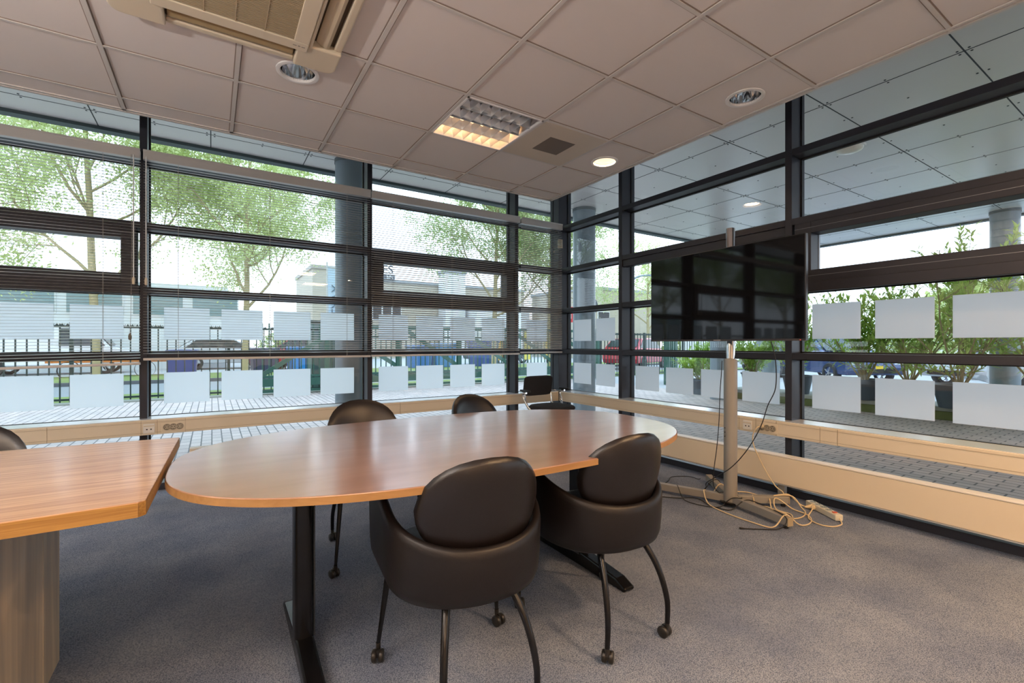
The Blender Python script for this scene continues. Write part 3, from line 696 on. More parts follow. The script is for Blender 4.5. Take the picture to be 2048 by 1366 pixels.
MB().box(-0.7, 0.60, -0.285, -0.27, 0, 0.711).build('base_panel', base_m, dk)

# ------------------------------------------------------------------ tub chairs
def chair_shell():
    n = 56; Sx, ybk, yfr = 0.268, 0.268, 0.235
    path = []
    L1 = 0.235
    # left arm front -> round the back -> right arm front (inner param)
    pts = [(-Sx, yfr - L1 * i / 8) for i in range(8)]
    for i in range(41):
        t = math.pi + math.pi * i / 40; c, s = math.cos(t), math.sin(t); e = 2.2
        pts.append((Sx * math.copysign(abs(c) ** (2 / e), c), ybk * math.copysign(abs(s) ** (2 / e), s)))
    pts += [(Sx, yfr - L1 * (7 - i) / 8) for i in range(8)]
    N = len(pts); mb = MB(); rings = []
    for i, (x, y) in enumerate(pts):
        a = Vector(pts[max(i - 1, 0)]); b = Vector(pts[min(i + 1, N - 1)]); d = (b - a).normalized(); nout = Vector((d.y, -d.x))
        if nout.dot(Vector((x, y))) < 0: nout = -nout
        s = max(0.0, min(1.0, (y + ybk) / (ybk + yfr)))
        top = 0.553 + 0.145 * (s ** 0.95) - 0.03 * max(0, s - 0.85) / 0.15
        bot = 0.375 + 0.0 * s
        th = 0.028
        sec = [(-0.026, bot), (-0.014, bot + 0.007), (-0.005, bot + 0.032), (0.0, bot + 0.085), (0.003, top - 0.03), (0.0, top - 0.008), (-0.008, top), (-0.019, top), (-th, top - 0.010), (-th - 0.002, top - 0.04), (-th - 0.002, bot + 0.04), (-0.06, bot)]
        rings.append([Vector((x + nout.x * o_, y + nout.y * o_, z)) for o_, z in sec])
    k = len(rings[0]); vs = [p for r_ in rings for p in r_]
    mb.add(vs, [(i * k + j, (i + 1) * k + j, (i + 1) * k + (j + 1) % k, i * k + (j + 1) % k) for i in range(N - 1) for j in range(k)] + [tuple(range(k)), tuple((N - 1) * k + j for j in range(k - 1, -1, -1))])
    return mb
def chair_pad():
    # curved egg-shaped back cushion
    mb = MB(); nu, nv = 28, 18; W, H = 0.228, 0.162; front = []; back = []
    rad = 0.31
    for side in (0, 1):
        for j in range(nv + 1):
            for i in range(nu):
                a = 2 * math.pi * i / nu; q = j / nv
                e = 2.25; c, s = math.cos(a), math.sin(a)
                X = math.copysign(abs(c) ** (2 / e), c) * q; Z = math.copysign(abs(s) ** (2 / e), s) * q
                wz = 1.0 - 0.10 * max(0, Z) - 0.06 * max(0, -Z)
                x = X * W * wz; z = Z * H
                prof = 0.036 * (1 - q ** 3.2) ** 0.5 if q < 1 else 0
                d = prof if side == 0 else -prof * 0.85
                th = x / rad
                px, py = (rad + d * -1) * math.sin(th), -(rad + d * -1) * math.cos(th) + rad
                # lean
                zz = 0.660 + z; lean = -0.232 - 0.20 * z
                mb_v = (px, py + lean, zz)
                (front if side == 0 else back).append(mb_v)
    n = len(front); mb.add(front + back, [(j * nu + i, j * nu + (i + 1) % nu, (j + 1) * nu + (i + 1) % nu, (j + 1) * nu + i) for j in range(nv) for i in range(nu)] + [(n + (j + 1) * nu + i, n + (j + 1) * nu + (i + 1) % nu, n + j * nu + (i + 1) % nu, n + j * nu + i) for j in range(nv) for i in range(nu)])
    return mb
def caster(root_leg, x, y, ang):
    M = Matrix.Translation((x, y, 0.0)) @ Matrix.Rotation(ang, 4, 'Z')
    mb = MB()
    for s in (-1, 1):
        Mw = M @ Matrix.Translation((s * 0.0125, -0.012, 0.0225)) @ Matrix.Rotation(R(90), 4, 'Y')
        mb.lathe([(0.0, -0.0085), (0.019, -0.0085), (0.0225, -0.005), (0.0225, 0.005), (0.019, 0.0085), (0, 0.0085)], n=20, M=Mw)
    mb.box(-0.004, 0.004, -0.02, 0.006, 0.018, 0.046, M=M); mb.lathe([(0.007, 0.03), (0.009, 0.05), (0.009, 0.064)], n=12, M=M)
    return mb.build('caster', mat('caster_dark', (0.02, 0.018, 0.016), 0.35), root_leg, True)
def make_chair():
    root = empty('tub_chair', (0, 0, 0), label='x', cat='chair')
    chair_shell().build('shell', shell_m, root, True)
    seat = MB(); pr = superell(0, 0.0, 0.236, 0.228, 3.0, 48)
    for (k0, z0), (k1, z1) in zip([(0.93, .38), (1.0, .40), (1.0, .445), (0.96, .468), (0.8, .478), (0.4, .482)], [(1.0, .40), (1.0, .445), (0.96, .468), (0.8, .478), (0.4, .482), (0.01, .483)]):
        seat.add([(x * k0, y * k0, z0) for x, y in pr] + [(x * k1, y * k1, z1) for x, y in pr], [(i, (i + 1) % 48, 48 + (i + 1) % 48, 48 + i) for i in range(48)])
    seat.add([(x * .93, y * .93, .38) for x, y in pr], [tuple(range(47, -1, -1))])
    seat.build('seat', leather_m, root, True)
    chair_pad().build('backrest', leather_m, root, True)
    un = MB(); un.box(-0.15, 0.15, -0.15, 0.15, 0.368, 0.382); un.build('seat_base', black_m, root)
    for s in (-1, 1):
        m_ = MB(); m_.tube([(s * 0.205, 0.175, 0.385), (s * 0.24, 0.22, 0.06)], [0.013, 0.0075], 12)
        lg = m_.build('leg', blackmetal_m, root, True); caster(lg, s * 0.24, 0.22, R(20 * s))
        m_ = MB(); m_.tube(spline([(s * 0.105, -0.155, 0.385), (s * 0.135, -0.225, 0.28), (s * 0.152, -0.262, 0.16), (s * 0.155, -0.262, 0.06)], 6), [0.0135 - 0.004 * i / 18 for i in range(19)], 12)
        lg = m_.build('leg', blackmetal_m, root, True); caster(lg, s * 0.155, -0.262, R(160 + 30 * s))
    return root
chairs = [((0.73, 1.46), R(-6), 'dark leather tub chair nearest the camera, back turned to it'),
          ((1.37, 1.48), R(-3), 'dark leather tub chair at the near right end of the oval table'),
          ((0.755, 2.63), R(180), 'dark leather tub chair behind the oval table, left of the two'),
          ((1.52, 2.56), R(197), 'dark leather tub chair behind the oval table, the right one with creased back'),
          ((-0.86, 2.60), R(178), 'dark leather tub chair behind the oak desk at the left edge')]
proto = make_chair()
for i, (p, rz, lab) in enumerate(chairs):
    c = proto if i == 0 else copy_tree(proto)
    c.location = (*p, 0); c.rotation_euler = (0, 0, rz); c['label'] = lab; c['group'] = 'dark leather tub chairs on casters'

# cantilever armchair in the corner
fc = empty('cantilever_armchair', (3.12, 4.03, 0), R(183), 'small black cantilever armchair with chrome frame in the corner', 'chair')
for s in (-1, 1):
    m_ = MB(); m_.tube(spline([(s * 0.275, -0.10, 0.632), (s * 0.272, -0.165, 0.62), (s * 0.262, -0.15, 0.55), (s * 0.235, -0.08, 0.452), (s * 0.215, 0.0, 0.432), (s * 0.21, 0.17, 0.430), (s * 0.225, 0.225, 0.40), (s * 0.235, 0.22, 0.2), (s * 0.24, 0.205, 0.05), (s * 0.24, 0.17, 0.012), (s * 0.24, -0.2, 0.012), (s * 0.2, -0.24, 0.012), (0, -0.24, 0.012)], 6), 0.0105, 10)
    m_.build('frame_tube', chrome_m, fc, True)
    m_ = MB(); m_.tube(spline([(s * 0.272, -0.165, 0.622), (s * 0.245, -0.235, 0.625), (s * 0.16, -0.258, 0.63)], 6), 0.009, 10); m_.build('back_tube', chrome_m, fc, True)
    m_ = MB(); m_.tube([(s * 0.185, -0.252, 0.68), (s * 0.19, -0.225, 0.50), (s * 0.2, -0.15, 0.436)], 0.009, 8); m_.build('side_tube', chrome_m, fc, True)
    MB().prism(superell(s * 0.278, -0.115, 0.020, 0.085, 4, 32), 0.642, 0.664).build('armrest', black_m, fc, True, 0.006)
sm = MB(); pr = superell(0, 0, 0.225, 0.225, 3, 48)
lay = [(0.9, .445), (1.0, .458), (1.0, .478), (0.93, .492), (0.5, .50), (0.01, .502)]
for (k0, z0), (k1, z1) in zip(lay[:-1], lay[1:]): sm.add([(x * k0, y * k0, z0) for x, y in pr] + [(x * k1, y * k1, z1) for x, y in pr], [(i, (i + 1) % 48, 48 + (i + 1) % 48, 48 + i) for i in range(48)])
sm.add([(x * .9, y * .9, .445) for x, y in pr], [tuple(range(47, -1, -1))])
fab = mat('black_fabric', (0.012, 0.012, 0.015), 0.9, bump=0.2, bscale=600)
sm.build('seat', fab, fc, True)
bp = MB(); M = Matrix.Translation((0, -0.240, 0.690)) @ Matrix.Rotation(R(82), 4, 'X')
pr = superell(0, 0, 0.200, 0.112, 7, 48)
lay = [(0.01, -.022), (0.9, -.022), (0.98, -.016), (1.0, 0), (0.98, .016), (0.9, .022), (0.01, .022)]
for (k0, z0), (k1, z1) in zip(lay[:-1], lay[1:]): bp.add([M @ Vector((x * k0, y * k0, z0)) for x, y in pr] + [M @ Vector((x * k1, y * k1, z1)) for x, y in pr], [(i, (i + 1) % 48, 48 + (i + 1) % 48, 48 + i) for i in range(48)])
bp.build('backrest', fab, fc, True)

# ------------------------------------------------------------------ TV stand and TV
PX, PY = 3.13, 1.955
ts = empty('television_stand', (PX, PY, 0), label='grey column floor stand with chrome pole and splayed feet carrying the television', cat='tv stand')
m_ = MB(); pr = superell(0, 0, 0.048, 0.044, 2, 32); n = 32
zt = [1.045 + 0.45 * (x * 0.542 + y * .3) * -1 for x, y in pr]
m_.add([(x, y, 0.035) for x, y in pr] + [(x, y, zt[i]) for i, (x, y) in enumerate(pr)] + [(x * .86, y * .86, zt[i]) for i, (x, y) in enumerate(pr)] + [(x * .86, y * .86, 0.9) for x, y in pr],
       [(i + a * n, (i + 1) % n + a * n, n + (i + 1) % n + a * n, n + i + a * n) for a in range(3) for i in range(n)] + [tuple(range(n - 1, -1, -1)), tuple(range(3 * n, 4 * n))])
col_ = m_.build('column', steel_m, ts, True)
m_ = MB(); 
for z in (0.56, 0.53, 0.50): m_.lathe([(0.0, -0.004), (0.004, -0.002), (0.004, 0.002), (0, 0.004)], (-0.046, 0.014, z), 10)
m_.build('screw', blackmetal_m, col_, True)
MB().lathe([(0.030, 0.85), (0.030, 1.985), (0.027, 1.99), (0.0, 1.99)], n=32).build('pole', chrome_m, ts, True)
ends = [(2.94 - PX, 2.458 - PY), (3.034 - PX, 1.499 - PY), (3.457 - PX, 1.725 - PY), (3.475 - PX, 2.362 - PY)]
for ex, ey in ends:
    m_ = MB(); d = Vector((ex, ey, 0)).normalized(); m_.bar(d * 0.03 + Vector((0, 0, .052)), Vector((ex, ey, .048)), 0.046, 0.050)
    f_ = m_.build('foot', steel_m, ts, bevel=0.003)
    m_ = MB(); m_.bar(Vector((ex, ey, .048)), Vector((ex, ey, .048)) + d * 0.004, 0.047, 0.052); m_.build('end_cap', mat('endcap_beige', (0.42, 0.34, 0.22), 0.5), f_)
    m_ = MB(); m_.lathe([(0.016, 0), (0.016, 0.022), (0, 0.022)], (ex - d.x * .03, ey - d.y * .03, 0), 16); m_.build('glide', black_m, f_, True)
MB().lathe([(0.07, 0.022), (0.07, 0.034), (0, 0.034)], n=32).build('hub_plate', blackmetal_m, ts, True)
mk = MB(); mk.box(-0.075, -0.03, -0.09, 0.09, 1.40, 1.60); mk.box(-0.04, 0.04, -0.05, 0.05, 1.47, 1.53); mk.build('mount_bracket', blackmetal_m, ts, bevel=0.003)

TX, TY0, TY1, TZa, TZb = 2.985, 1.385, 2.553, 1.180, 1.828
tv = empty('television', (TX + 0.02, (TY0 + TY1) / 2, TZa), label='large black flat screen television, screen reflecting the windows', cat='television')
hw_ = (TY1 - TY0) / 2; H_ = TZb - TZa
MB().box(-0.018, 0.012, -hw_, hw_, 0, H_).build('casing', mat('tv_casing', (0.012, 0.011, 0.012), 0.3), tv, bevel=0.003)
MB().box(0.012, 0.045, -hw_ * .72, hw_ * .72, H_ * .12, H_ * .8).build('rear_housing', black_m, tv, bevel=0.012)
MB().box(-0.0205, -0.018, -hw_ + 0.006, hw_ - 0.006, 0.014, H_ - 0.006).build('screen', mat('tv_screen', (0.005, 0.005, 0.006), 0.04, spec=0.30), tv)
MB().box(-0.0195, -0.018, -hw_, hw_, 0.0, 0.0125).build('lower_bezel', mat('bezel_brown', (0.055, 0.040, 0.035), 0.3, 0.4), tv)
m_ = MB()
for i in range(7): m_.box(-0.0203, -0.0195, 0.024 - i * 0.008 - 0.0055, 0.024 - i * 0.008, 0.0045, 0.0088)
m_.build('maker_mark', mat('logo_silver', (0.6, 0.6, 0.62), 0.3), tv)
MB().box(-0.0205, -0.0195, -hw_ + .028, -hw_ + .032, 0.004, 0.007).build('power_led', mat('led_red', (0.5, 0.02, 0.02), 0.4, emit=(1, 0.05, 0.03), es=2), tv)

# ------------------------------------------------------------------ cables
arms = [(Vector((PX, PY)), Vector((PX + ex, PY + ey))) for ex, ey in ends]
def drape(pts, r, k=6):
    out = []
    for p in spline(pts, k):
        q = Vector((p.x, p.y)); z = p.z
        if z < 0.05:
            for a, b in arms:
                ab = b - a; t = max(0, min(1.03, (q - a).dot(ab) / ab.dot(ab))); d = (q - a - ab * t).length
                lift = 0.077 + r
                if d < 0.034: z = max(z, lift)
                elif d < 0.10: z = max(z, r + (lift - r) * (1 - (d - 0.034) / 0.066) ** 2)
            z = max(z, r + 0.001)
        out.append(Vector((p.x, p.y, z)))
    for _ in range(3):
        zz = [q.z for q in out]
        for i in range(1, len(out) - 1): out[i].z = (zz[i - 1] + 2 * zz[i] + zz[i + 1]) / 4
    return out
def cable(name, pts, r, m, label, kids=None, k=6):
    root = empty(name, tuple(pts[0][:2]) + (0,), label=label, cat='cable'); off = Vector(root.location)
    pp = drape(pts, r, k); MB().tube([p - off for p in pp], r, 8).build('cord', m, root, True)
    return root, off
Z_ = 0.006
coil = [(3.590, 1.585), (3.544, 1.642), (3.521, 1.705), (3.468, 1.765), (3.418, 1.81), (3.426, 1.869), (3.50, 1.96), (3.50, 2.05), (3.44, 2.11), (3.36, 2.146), (3.219, 2.137), (3.074, 2.122), (3.025, 2.089), (2.973, 1.974), (2.945, 1.843), (2.938, 1.7), (2.947, 1.576), (3.013, 1.533), (3.065, 1.538), (3.078, 1.63), (3.143, 1.749), (3.247, 1.857), (3.379, 1.925), (3.45, 1.92), (3.387, 1.829), (3.215, 1.702), (3.088, 1.603), (3.069, 1.516), (3.197, 1.472), (3.311, 1.501), (3.387, 1.571), (3.396, 1.677), (3.348, 1.756), (3.30, 1.72), (3.295, 1.625), (3.232, 1.572), (3.323, 1.557), (3.432, 1.596), (3.476, 1.66), (3.439, 1.733), (3.36, 1.77)]
wall_part = [(3.60, 2.009, 0.515), (3.575, 2.02, 0.50), (3.565, 2.04, 0.44), (3.565, 2.03, 0.36), (3.55, 1.96, 0.24), (3.52, 1.88, 0.15), (3.50, 1.82, 0.10), (3.47, 1.76, 0.085), (3.44, 1.75, 0.02)]
pts = wall_part + [(x, y, Z_) for x, y in coil[::-1]]
wc, off = cable('extension_cable', pts, 0.0042, cable_w, 'coiled cream extension cable from the wall socket over the stand feet')
pl = MB(); pl.tube([(3.634 - off.x, 2.009 - off.y, 0.515), (3.600 - off.x, 2.009 - off.y, 0.515)], [0.019, 0.012], 16); pl.build('plug', cream_m, wc, True)
pl = MB(); pl.tube([(3.583 - off.x, 1.580 - off.y, 0.022), (3.53 - off.x, 1.600 - off.y, 0.020), (3.50 - off.x, 1.63 - off.y, 0.016)], [0.019, 0.017, 0.006], 12); pl.build('coupling', cable_w, wc, True)
# power strip
ps = empty('power_strip', (3.515, 1.515, 0), R(0), 'white power strip with red switch lying on the carpet by the radiator', 'power strip')
a = Vector((3.60, 1.648, 0)) - ps.location; b = Vector((3.445, 1.392, 0)) - ps.location; d = (b - a).normalized(); sd = Vector((-d.y, d.x, 0))
m_ = MB(); m_.bar(a + Vector((0, 0, .022)), b + Vector((0, 0, .022)), 0.052, 0.040); m_.build('body', mat('strip_white', (0.70, 0.66, 0.54), 0.35), ps, bevel=0.006)
ln = (b - a).length
for i in range(4):
    c = a + d * (0.045 + i * 0.052); M = Matrix.Translation(c + Vector((0, 0, 0.0425)))
    m_ = MB(); m_.lathe([(0.021, 0), (0.021, 0.002), (0.018, 0.002), (0.0165, 0.0005), (0, 0.0005)], n=20, M=M); s__ = m_.build('socket', mat('strip_socket', (0.30, 0.33, 0.30), 0.4), ps, True)
    m_ = MB(); 
    for s in (-1, 1): m_.lathe([(0.003, 0.0006), (0.003, 0.0018), (0, 0.0018)], tuple(sd * s * 0.009), 8, M=M)
    m_.build('contact_hole', black_m, s__)
c = a + d * (ln - 0.045); m_ = MB(); m_.bar(c + Vector((0, 0, .045)) - d * .010, c + Vector((0, 0, .045)) + d * .010, 0.026, 0.007); m_.build('switch', mat('switch_red', (0.35, 0.05, 0.02), 0.3, emit=(1, .15, .03), es=0.15), ps, bevel=0.002)
off = Vector(ps.location)
sc_pts = [(3.445, 1.392, 0.02), (3.40, 1.36, 0.008), (3.355, 1.355, Z_), (3.295, 1.371, Z_), (3.264, 1.429, Z_), (3.302, 1.506, Z_), (3.371, 1.546, Z_), (3.44, 1.563, 0.012), (3.505, 1.578, 0.022)]
MB().tube([p - off for p in spline(sc_pts)], 0.0042, 8).build('supply_cord', cable_w, ps, True)
MB().tube([Vector((3.505, 1.578, .022)) - off, Vector((3.545, 1.590, .022)) - off], [0.012, 0.019], 12).build('plug', cable_w, ps, True)
# black cables
bpts = [(3.005, 1.60, 1.176), (3.01, 1.575, 1.06), (3.03, 1.585, 0.88), (3.04, 1.64, 0.76), (3.03, 1.68, 0.62), (3.02, 1.76, 0.46), (3.03, 1.88, 0.31), (3.05, 2.02, 0.20), (3.12, 2.14, 0.12), (3.20, 2.20, 0.06), (3.28, 2.26, Z_), (3.42, 2.22, Z_)]
cable('television_cable', bpts, 0.0032, black_m, 'black cable hanging in a wide arc from the television bottom edge', k=8)
bp2 = [(3.075, 1.985, 1.04), (3.066, 1.985, 0.95), (3.064, 1.995, 0.8), (3.060, 2.00, 0.6), (3.05, 2.01, 0.42), (3.045, 2.03, 0.25), (3.055, 2.04, 0.14), (3.085, 2.02, 0.085), (3.12, 2.01, 0.082), (3.16, 1.93, 0.085), (3.11, 1.86, Z_), (3.07, 1.95, Z_), (3.004, 1.976, Z_), (2.951, 2.038, Z_), (2.928, 2.165, Z_), (2.99, 2.3, Z_), (3.12, 2.40, Z_)]
cable('pole_cable', bp2, 0.0028, black_m, 'thin black cable running down the grey stand column', k=8)
bp3 = [(2.78, 2.46, Z_), (2.827, 2.378, Z_), (2.93, 2.245, Z_), (3.00, 2.12, Z_), (2.99, 2.00, Z_), (3.02, 1.88, Z_), (3.124, 1.808, Z_), (3.11, 1.70, Z_), (3.092, 1.654, Z_), (3.0, 1.50, Z_), (2.933, 1.55, Z_), (2.846, 1.615, Z_), (2.802, 1.653, Z_)]
fcable, off = cable('floor_cable', bp3, 0.0035, black_m, 'loose black cable on the carpet with its plug end free', k=6)
MB().tube([Vector((2.802, 1.653, .006)) - off, Vector((2.775, 1.672, .008)) - off], [0.004, 0.007], 8).build('connector', black_m, fcable, True)
bp4 = [(2.95, 2.46, 0.092), (3.028, 2.52, Z_), (3.213, 2.571, Z_), (3.35, 2.64, Z_), (3.46, 2.60, Z_), (3.50, 2.54, Z_), (3.472, 2.44, Z_)]
cable('slack_cable', bp4, 0.003, black_m, 'short black cable curled on the carpet behind the stand foot', k=6)

# ------------------------------------------------------------------ outside: ground, canopy
GZ = -0.03
struct(MB().box(X0 - 25, 10.2, GY + 0.05, 12.2, GZ - 0.1, GZ).build('floor_paving', paver_m))
struct(MB().box(GX + 0.05, 10.2, Y0 - 20, GY + 0.05, GZ - 0.1, GZ).build('floor_side_paving', paver_m))
struct(MB().box(-40, 10.2, 12.2, 12.5, GZ - 0.1, GZ + 0.03).build('trim_90', kerb_m))
tag(MB().box(-40, 22, 12.5, 14.0, GZ - 0.1, GZ + 0.02).build('near_grass_verge', grass_m), 'narrow strip of grass just behind the green fence', 'grass', kind='stuff')
struct(MB().box(-60, 60, 14.0, 17.6, GZ - 0.1, GZ).build('floor_road', asphalt_m))
struct(MB().box(-60, 60, 17.6, 17.8, GZ - 0.1, GZ + 0.10).build('trim_91', mat('kerb_dark', (0.12, 0.12, 0.12), 0.9)))
tag(MB().box(-60, 30.5, 17.8, 21.4, GZ - 0.1, GZ + 0.08).build('far_grass_verge', grass_m), 'strip of grass under the trees across the road', 'grass', kind='stuff')
struct(MB().box(-60, 60, 21.4, 90, GZ - 0.1, GZ).build('floor_yard', mat('yard', (0.45, 0.45, 0.45), 0.9)))
struct(MB().box(10.2, 70, -60, 12.2, GZ - 0.1, GZ - 0.01).build('floor_car_park', mat('carpark', (0.42, 0.42, 0.42), 0.9, vary=0.08)))
struct(MB().box(10.2, 70, 12.2, 14.0, GZ - 0.12, GZ - 0.02).build('floor_entrance', asphalt_m))
# canopy soffit with 1 m panels
SZ = 3.45; SX1, SY1 = 11.9, 6.45
s_ = MB(); s_.box(X0 - 6, SX1, GY + 0.05, SY1, SZ, SZ + 0.25); s_.box(GX + 0.05, SX1, Y0 - 8, GY + 0.05, SZ, SZ + 0.25)
sof = struct(s_.build('ceiling_canopy', soffit_m))
j_ = MB(); x = -10.0
dz0 = SZ - 0.0015
for i in range(-12, 12):
    xx = i * 0.99 - 0.01
    ya = GY + 0.05 if xx < GX + 0.05 else Y0 - 8
    j_.box(xx - 0.005, xx + 0.005, ya, SY1, dz0, SZ)
for k in range(-13, 7):
    yy = 0.15 + 0.985 * k
    xa = X0 - 6 if yy > GY + 0.05 else GX + 0.05
    j_.box(xa, SX1, yy - 0.005, yy + 0.005, dz0, SZ)
j_.build('panel_joint', joint_m, sof)
sc_ = MB()
for i in range(-3, 12):
    for k in range(-4, 7):
        xx = i * 0.99 - 0.01; yy = 0.15 + 0.985 * k
        if xx < GX and yy < GY: continue
        for ox, oy in ((0.035, 0.035), (-0.035, 0.035), (0.035, -0.035), (-0.035, -0.035), (0.5, 0.035), (0.5, -0.035), (0.035, 0.5), (-0.035, 0.5), (0.5, 0.5)):
            sc_.lathe([(0.009, 0.0), (0.009, -0.003), (0, -0.003)], (xx + ox, yy + oy, SZ), 6)
sc_.build('rivet', joint_m, sof)
g = MB(); g.box(X0 - 6, SX1 + .12, SY1, SY1 + 0.12, SZ - 0.035, SZ + 0.4); g.box(SX1, SX1 + 0.12, Y0 - 8, SY1 + .12, SZ - 0.035, SZ + 0.4)
struct(g.build('trim_92', gutter_m))
# round lamp under the canopy
for (x, y, lab) in ((6.20, 2.40, 'round white bulkhead lamp under the outside canopy'),):
    ol = empty('canopy_lamp', (x, y, SZ), label=lab, cat='outdoor light')
    MB().lathe([(0.15, 0.0), (0.155, -0.02), (0.14, -0.03)], n=32).build('rim', white_m, ol, True)
    MB().lathe([(0.138, -0.028), (0.12, -0.055), (0.07, -0.075), (0, -0.082)], n=32).build('dome', mat('opal_dome', (0.75, 0.72, 0.62), 0.3), ol, True)
# columns
for (x, y, lab) in ((1.47, 6.0, 'round blue-grey column outside the left glass wall, beside the flag'), (5.32, 5.98, 'round blue-grey column outside the room corner'),
                    (9.2, 6.0, 'round blue-grey column outside hidden mostly behind the television'), (11.55, 6.15, 'distant round column below the right end of the television'), (11.45, 2.12, 'round grey column among the potted shrubs at the right edge')):
    co = empty('round_column', (x, y, GZ), label=lab, cat='column', group='round canopy columns')
    MB().lathe([(0.19, 0.0), (0.19, SZ - GZ - 0.02)], n=48).build('shaft', col_m, co, True)
    MB().lathe([(0.197, SZ - GZ - 0.05), (0.197, SZ - GZ)], n=48).build('collar', mat('column_collar', (0.10, 0.12, 0.13), 0.4), co, True)

# ------------------------------------------------------------------ fence and gate
def fence(x0, x1, y, label, mats=fence_m, h=1.62, gap=0.155, zigzag=True):
    root = empty('steel_fence', ((x0 + x1) / 2, y, GZ), label=label, cat='fence'); L = (x1 - x0) / 2
    m_ = MB(); m_.box(-L, L, -0.02, 0.02, h - 0.10, h - 0.06); m_.box(-L, L, -0.02, 0.02, 0.06, 0.10); m_.build('rail', mats, root)
    m_ = MB(); x = -L + 0.07
    while x < L: m_.box(x - 0.011, x + 0.011, -0.011, 0.011, 0.02, h - 0.03); x += gap
    m_.build('bars', mats, root)
    m_ = MB(); x = -L
    while x < L:
        m_.add([(x, 0, h - 0.06), (x + gap * .35, 0, h - .06), (x + gap * .17, 0, h - 0.01)], [(0, 1, 2)]); m_.box(x + .06, x + .068, -0.003, .003, h - .06, h - .02); x += gap / 2
    m_.build('spikes', mats, root)
    n = max(1, round(2 * L / 2.6))
    for i in range(n + 1):
        x = -L + 2 * L * i / n; MB().box(x - 0.03, x + 0.03, -0.03, 0.03, 0, h).build('post', mats, root)
fence(-18.4, 3.0, 12.55, 'dark green spiked bar fence along the paving at the left')
fence(11.6, 18.5, 12.2, 'dark green bar fence beyond the corner column at the right')
def slidegate(x0, x1, y, label):
    root = empty('sliding_gate', ((x0 + x1) / 2, y, GZ), label=label, cat='gate'); L = (x1 - x0) / 2; h = 1.66
    m_ = MB(); m_.box(-L, L, -0.07, 0.07, 0.22, 0.40); m_.build('bottom_beam', gate_m, root, bevel=0.01)
    m_ = MB(); m_.box(-L, L, -0.07, 0.07, 0.42, 0.47); m_.box(-L, L, -0.03, 0.03, 0.08, 0.14); m_.build('track', gate_m, root)
    m_ = MB(); m_.box(-L * .72, L, -0.03, 0.03, h - 0.08, h); m_.build('top_rail', gate_m, root)
    m_ = MB(); x = -L + 0.06
    while x < L: m_.box(x - 0.012, x + 0.012, -0.012, 0.012, 0.40, h); x += 0.135
    m_.build('bars', gate_m, root)
    m_ = MB(); m_.box(-L * .72, L, -0.012, .012, h - 0.30, h - 0.27)
    m_.build('mid_rail', gate_m, root)
    for k in range(6):
        xa = -L + 2 * L * k / 6; s = 1 if k == 0 else -1
        m_ = MB(); m_.bar((xa, 0.0, 0.45 if s > 0 else h - .1), (xa + 2 * L / 6, 0.0, h - 0.1 if s > 0 else 0.45), 0.05, 0.10); m_.build('brace', gate_m, root)
    for x in [-L * .72 + k * (1.72 * L) / 5 for k in range(6)]: MB().box(x - 0.05, x + 0.05, -0.05, 0.05, 0, h + 0.05).build('post', gate_m, root)
slidegate(0.9, 11.2, 11.9, 'long green sliding gate with diagonal braces behind the pavement')
# tall green gate posts right of the corner
gp = empty('gate_portal', (11.9, 9.4, GZ), R(30), 'green steel gate portal of tall square posts right of the window post', 'gate')
for x, w_ in ((-0.75, .07), (-0.45, .05), (0.0, .10), (0.45, .07), (0.75, .12)): MB().box(x - w_, x + w_, -0.08, 0.08, 0, 1.95 if x else 1.8).build('post', gate_m, gp)
MB().box(-0.8, 0.8, -0.04, 0.04, 0.45, 0.6).build('beam', gate_m, gp); MB().box(-0.8, 0.8, -0.04, 0.04, 1.75, 1.9).build('top_beam', gate_m, gp)
mt = MB()
for k in range(10): mt.box(-0.7 + k * .15, -0.685 + k * .15, -0.01, 0.01, 0.6, 1.75)
mt.build('mesh_panel', gate_m, gp)
cb = empty('utility_box', (2.9, 13.1, GZ), label='green utility cabinet behind the blind and beside the fence end', cat='cabinet')
MB().box(-0.75, 0.75, -0.3, 0.3, 0, 1.75).build('cabinet_body', mat('cabinet_green', (0.10, 0.16, 0.15), 0.5), cb, bevel=0.01)
MB().box(-0.8, 0.8, -0.35, 0.35, 1.75, 1.80).build('roof', mat('cabinet_dark', (0.05, 0.08, 0.07), 0.5), cb)
MB().box(-0.01, 0.01, -0.31, -0.3, 0.1, 1.7).build('door_gap', black_m, cb)

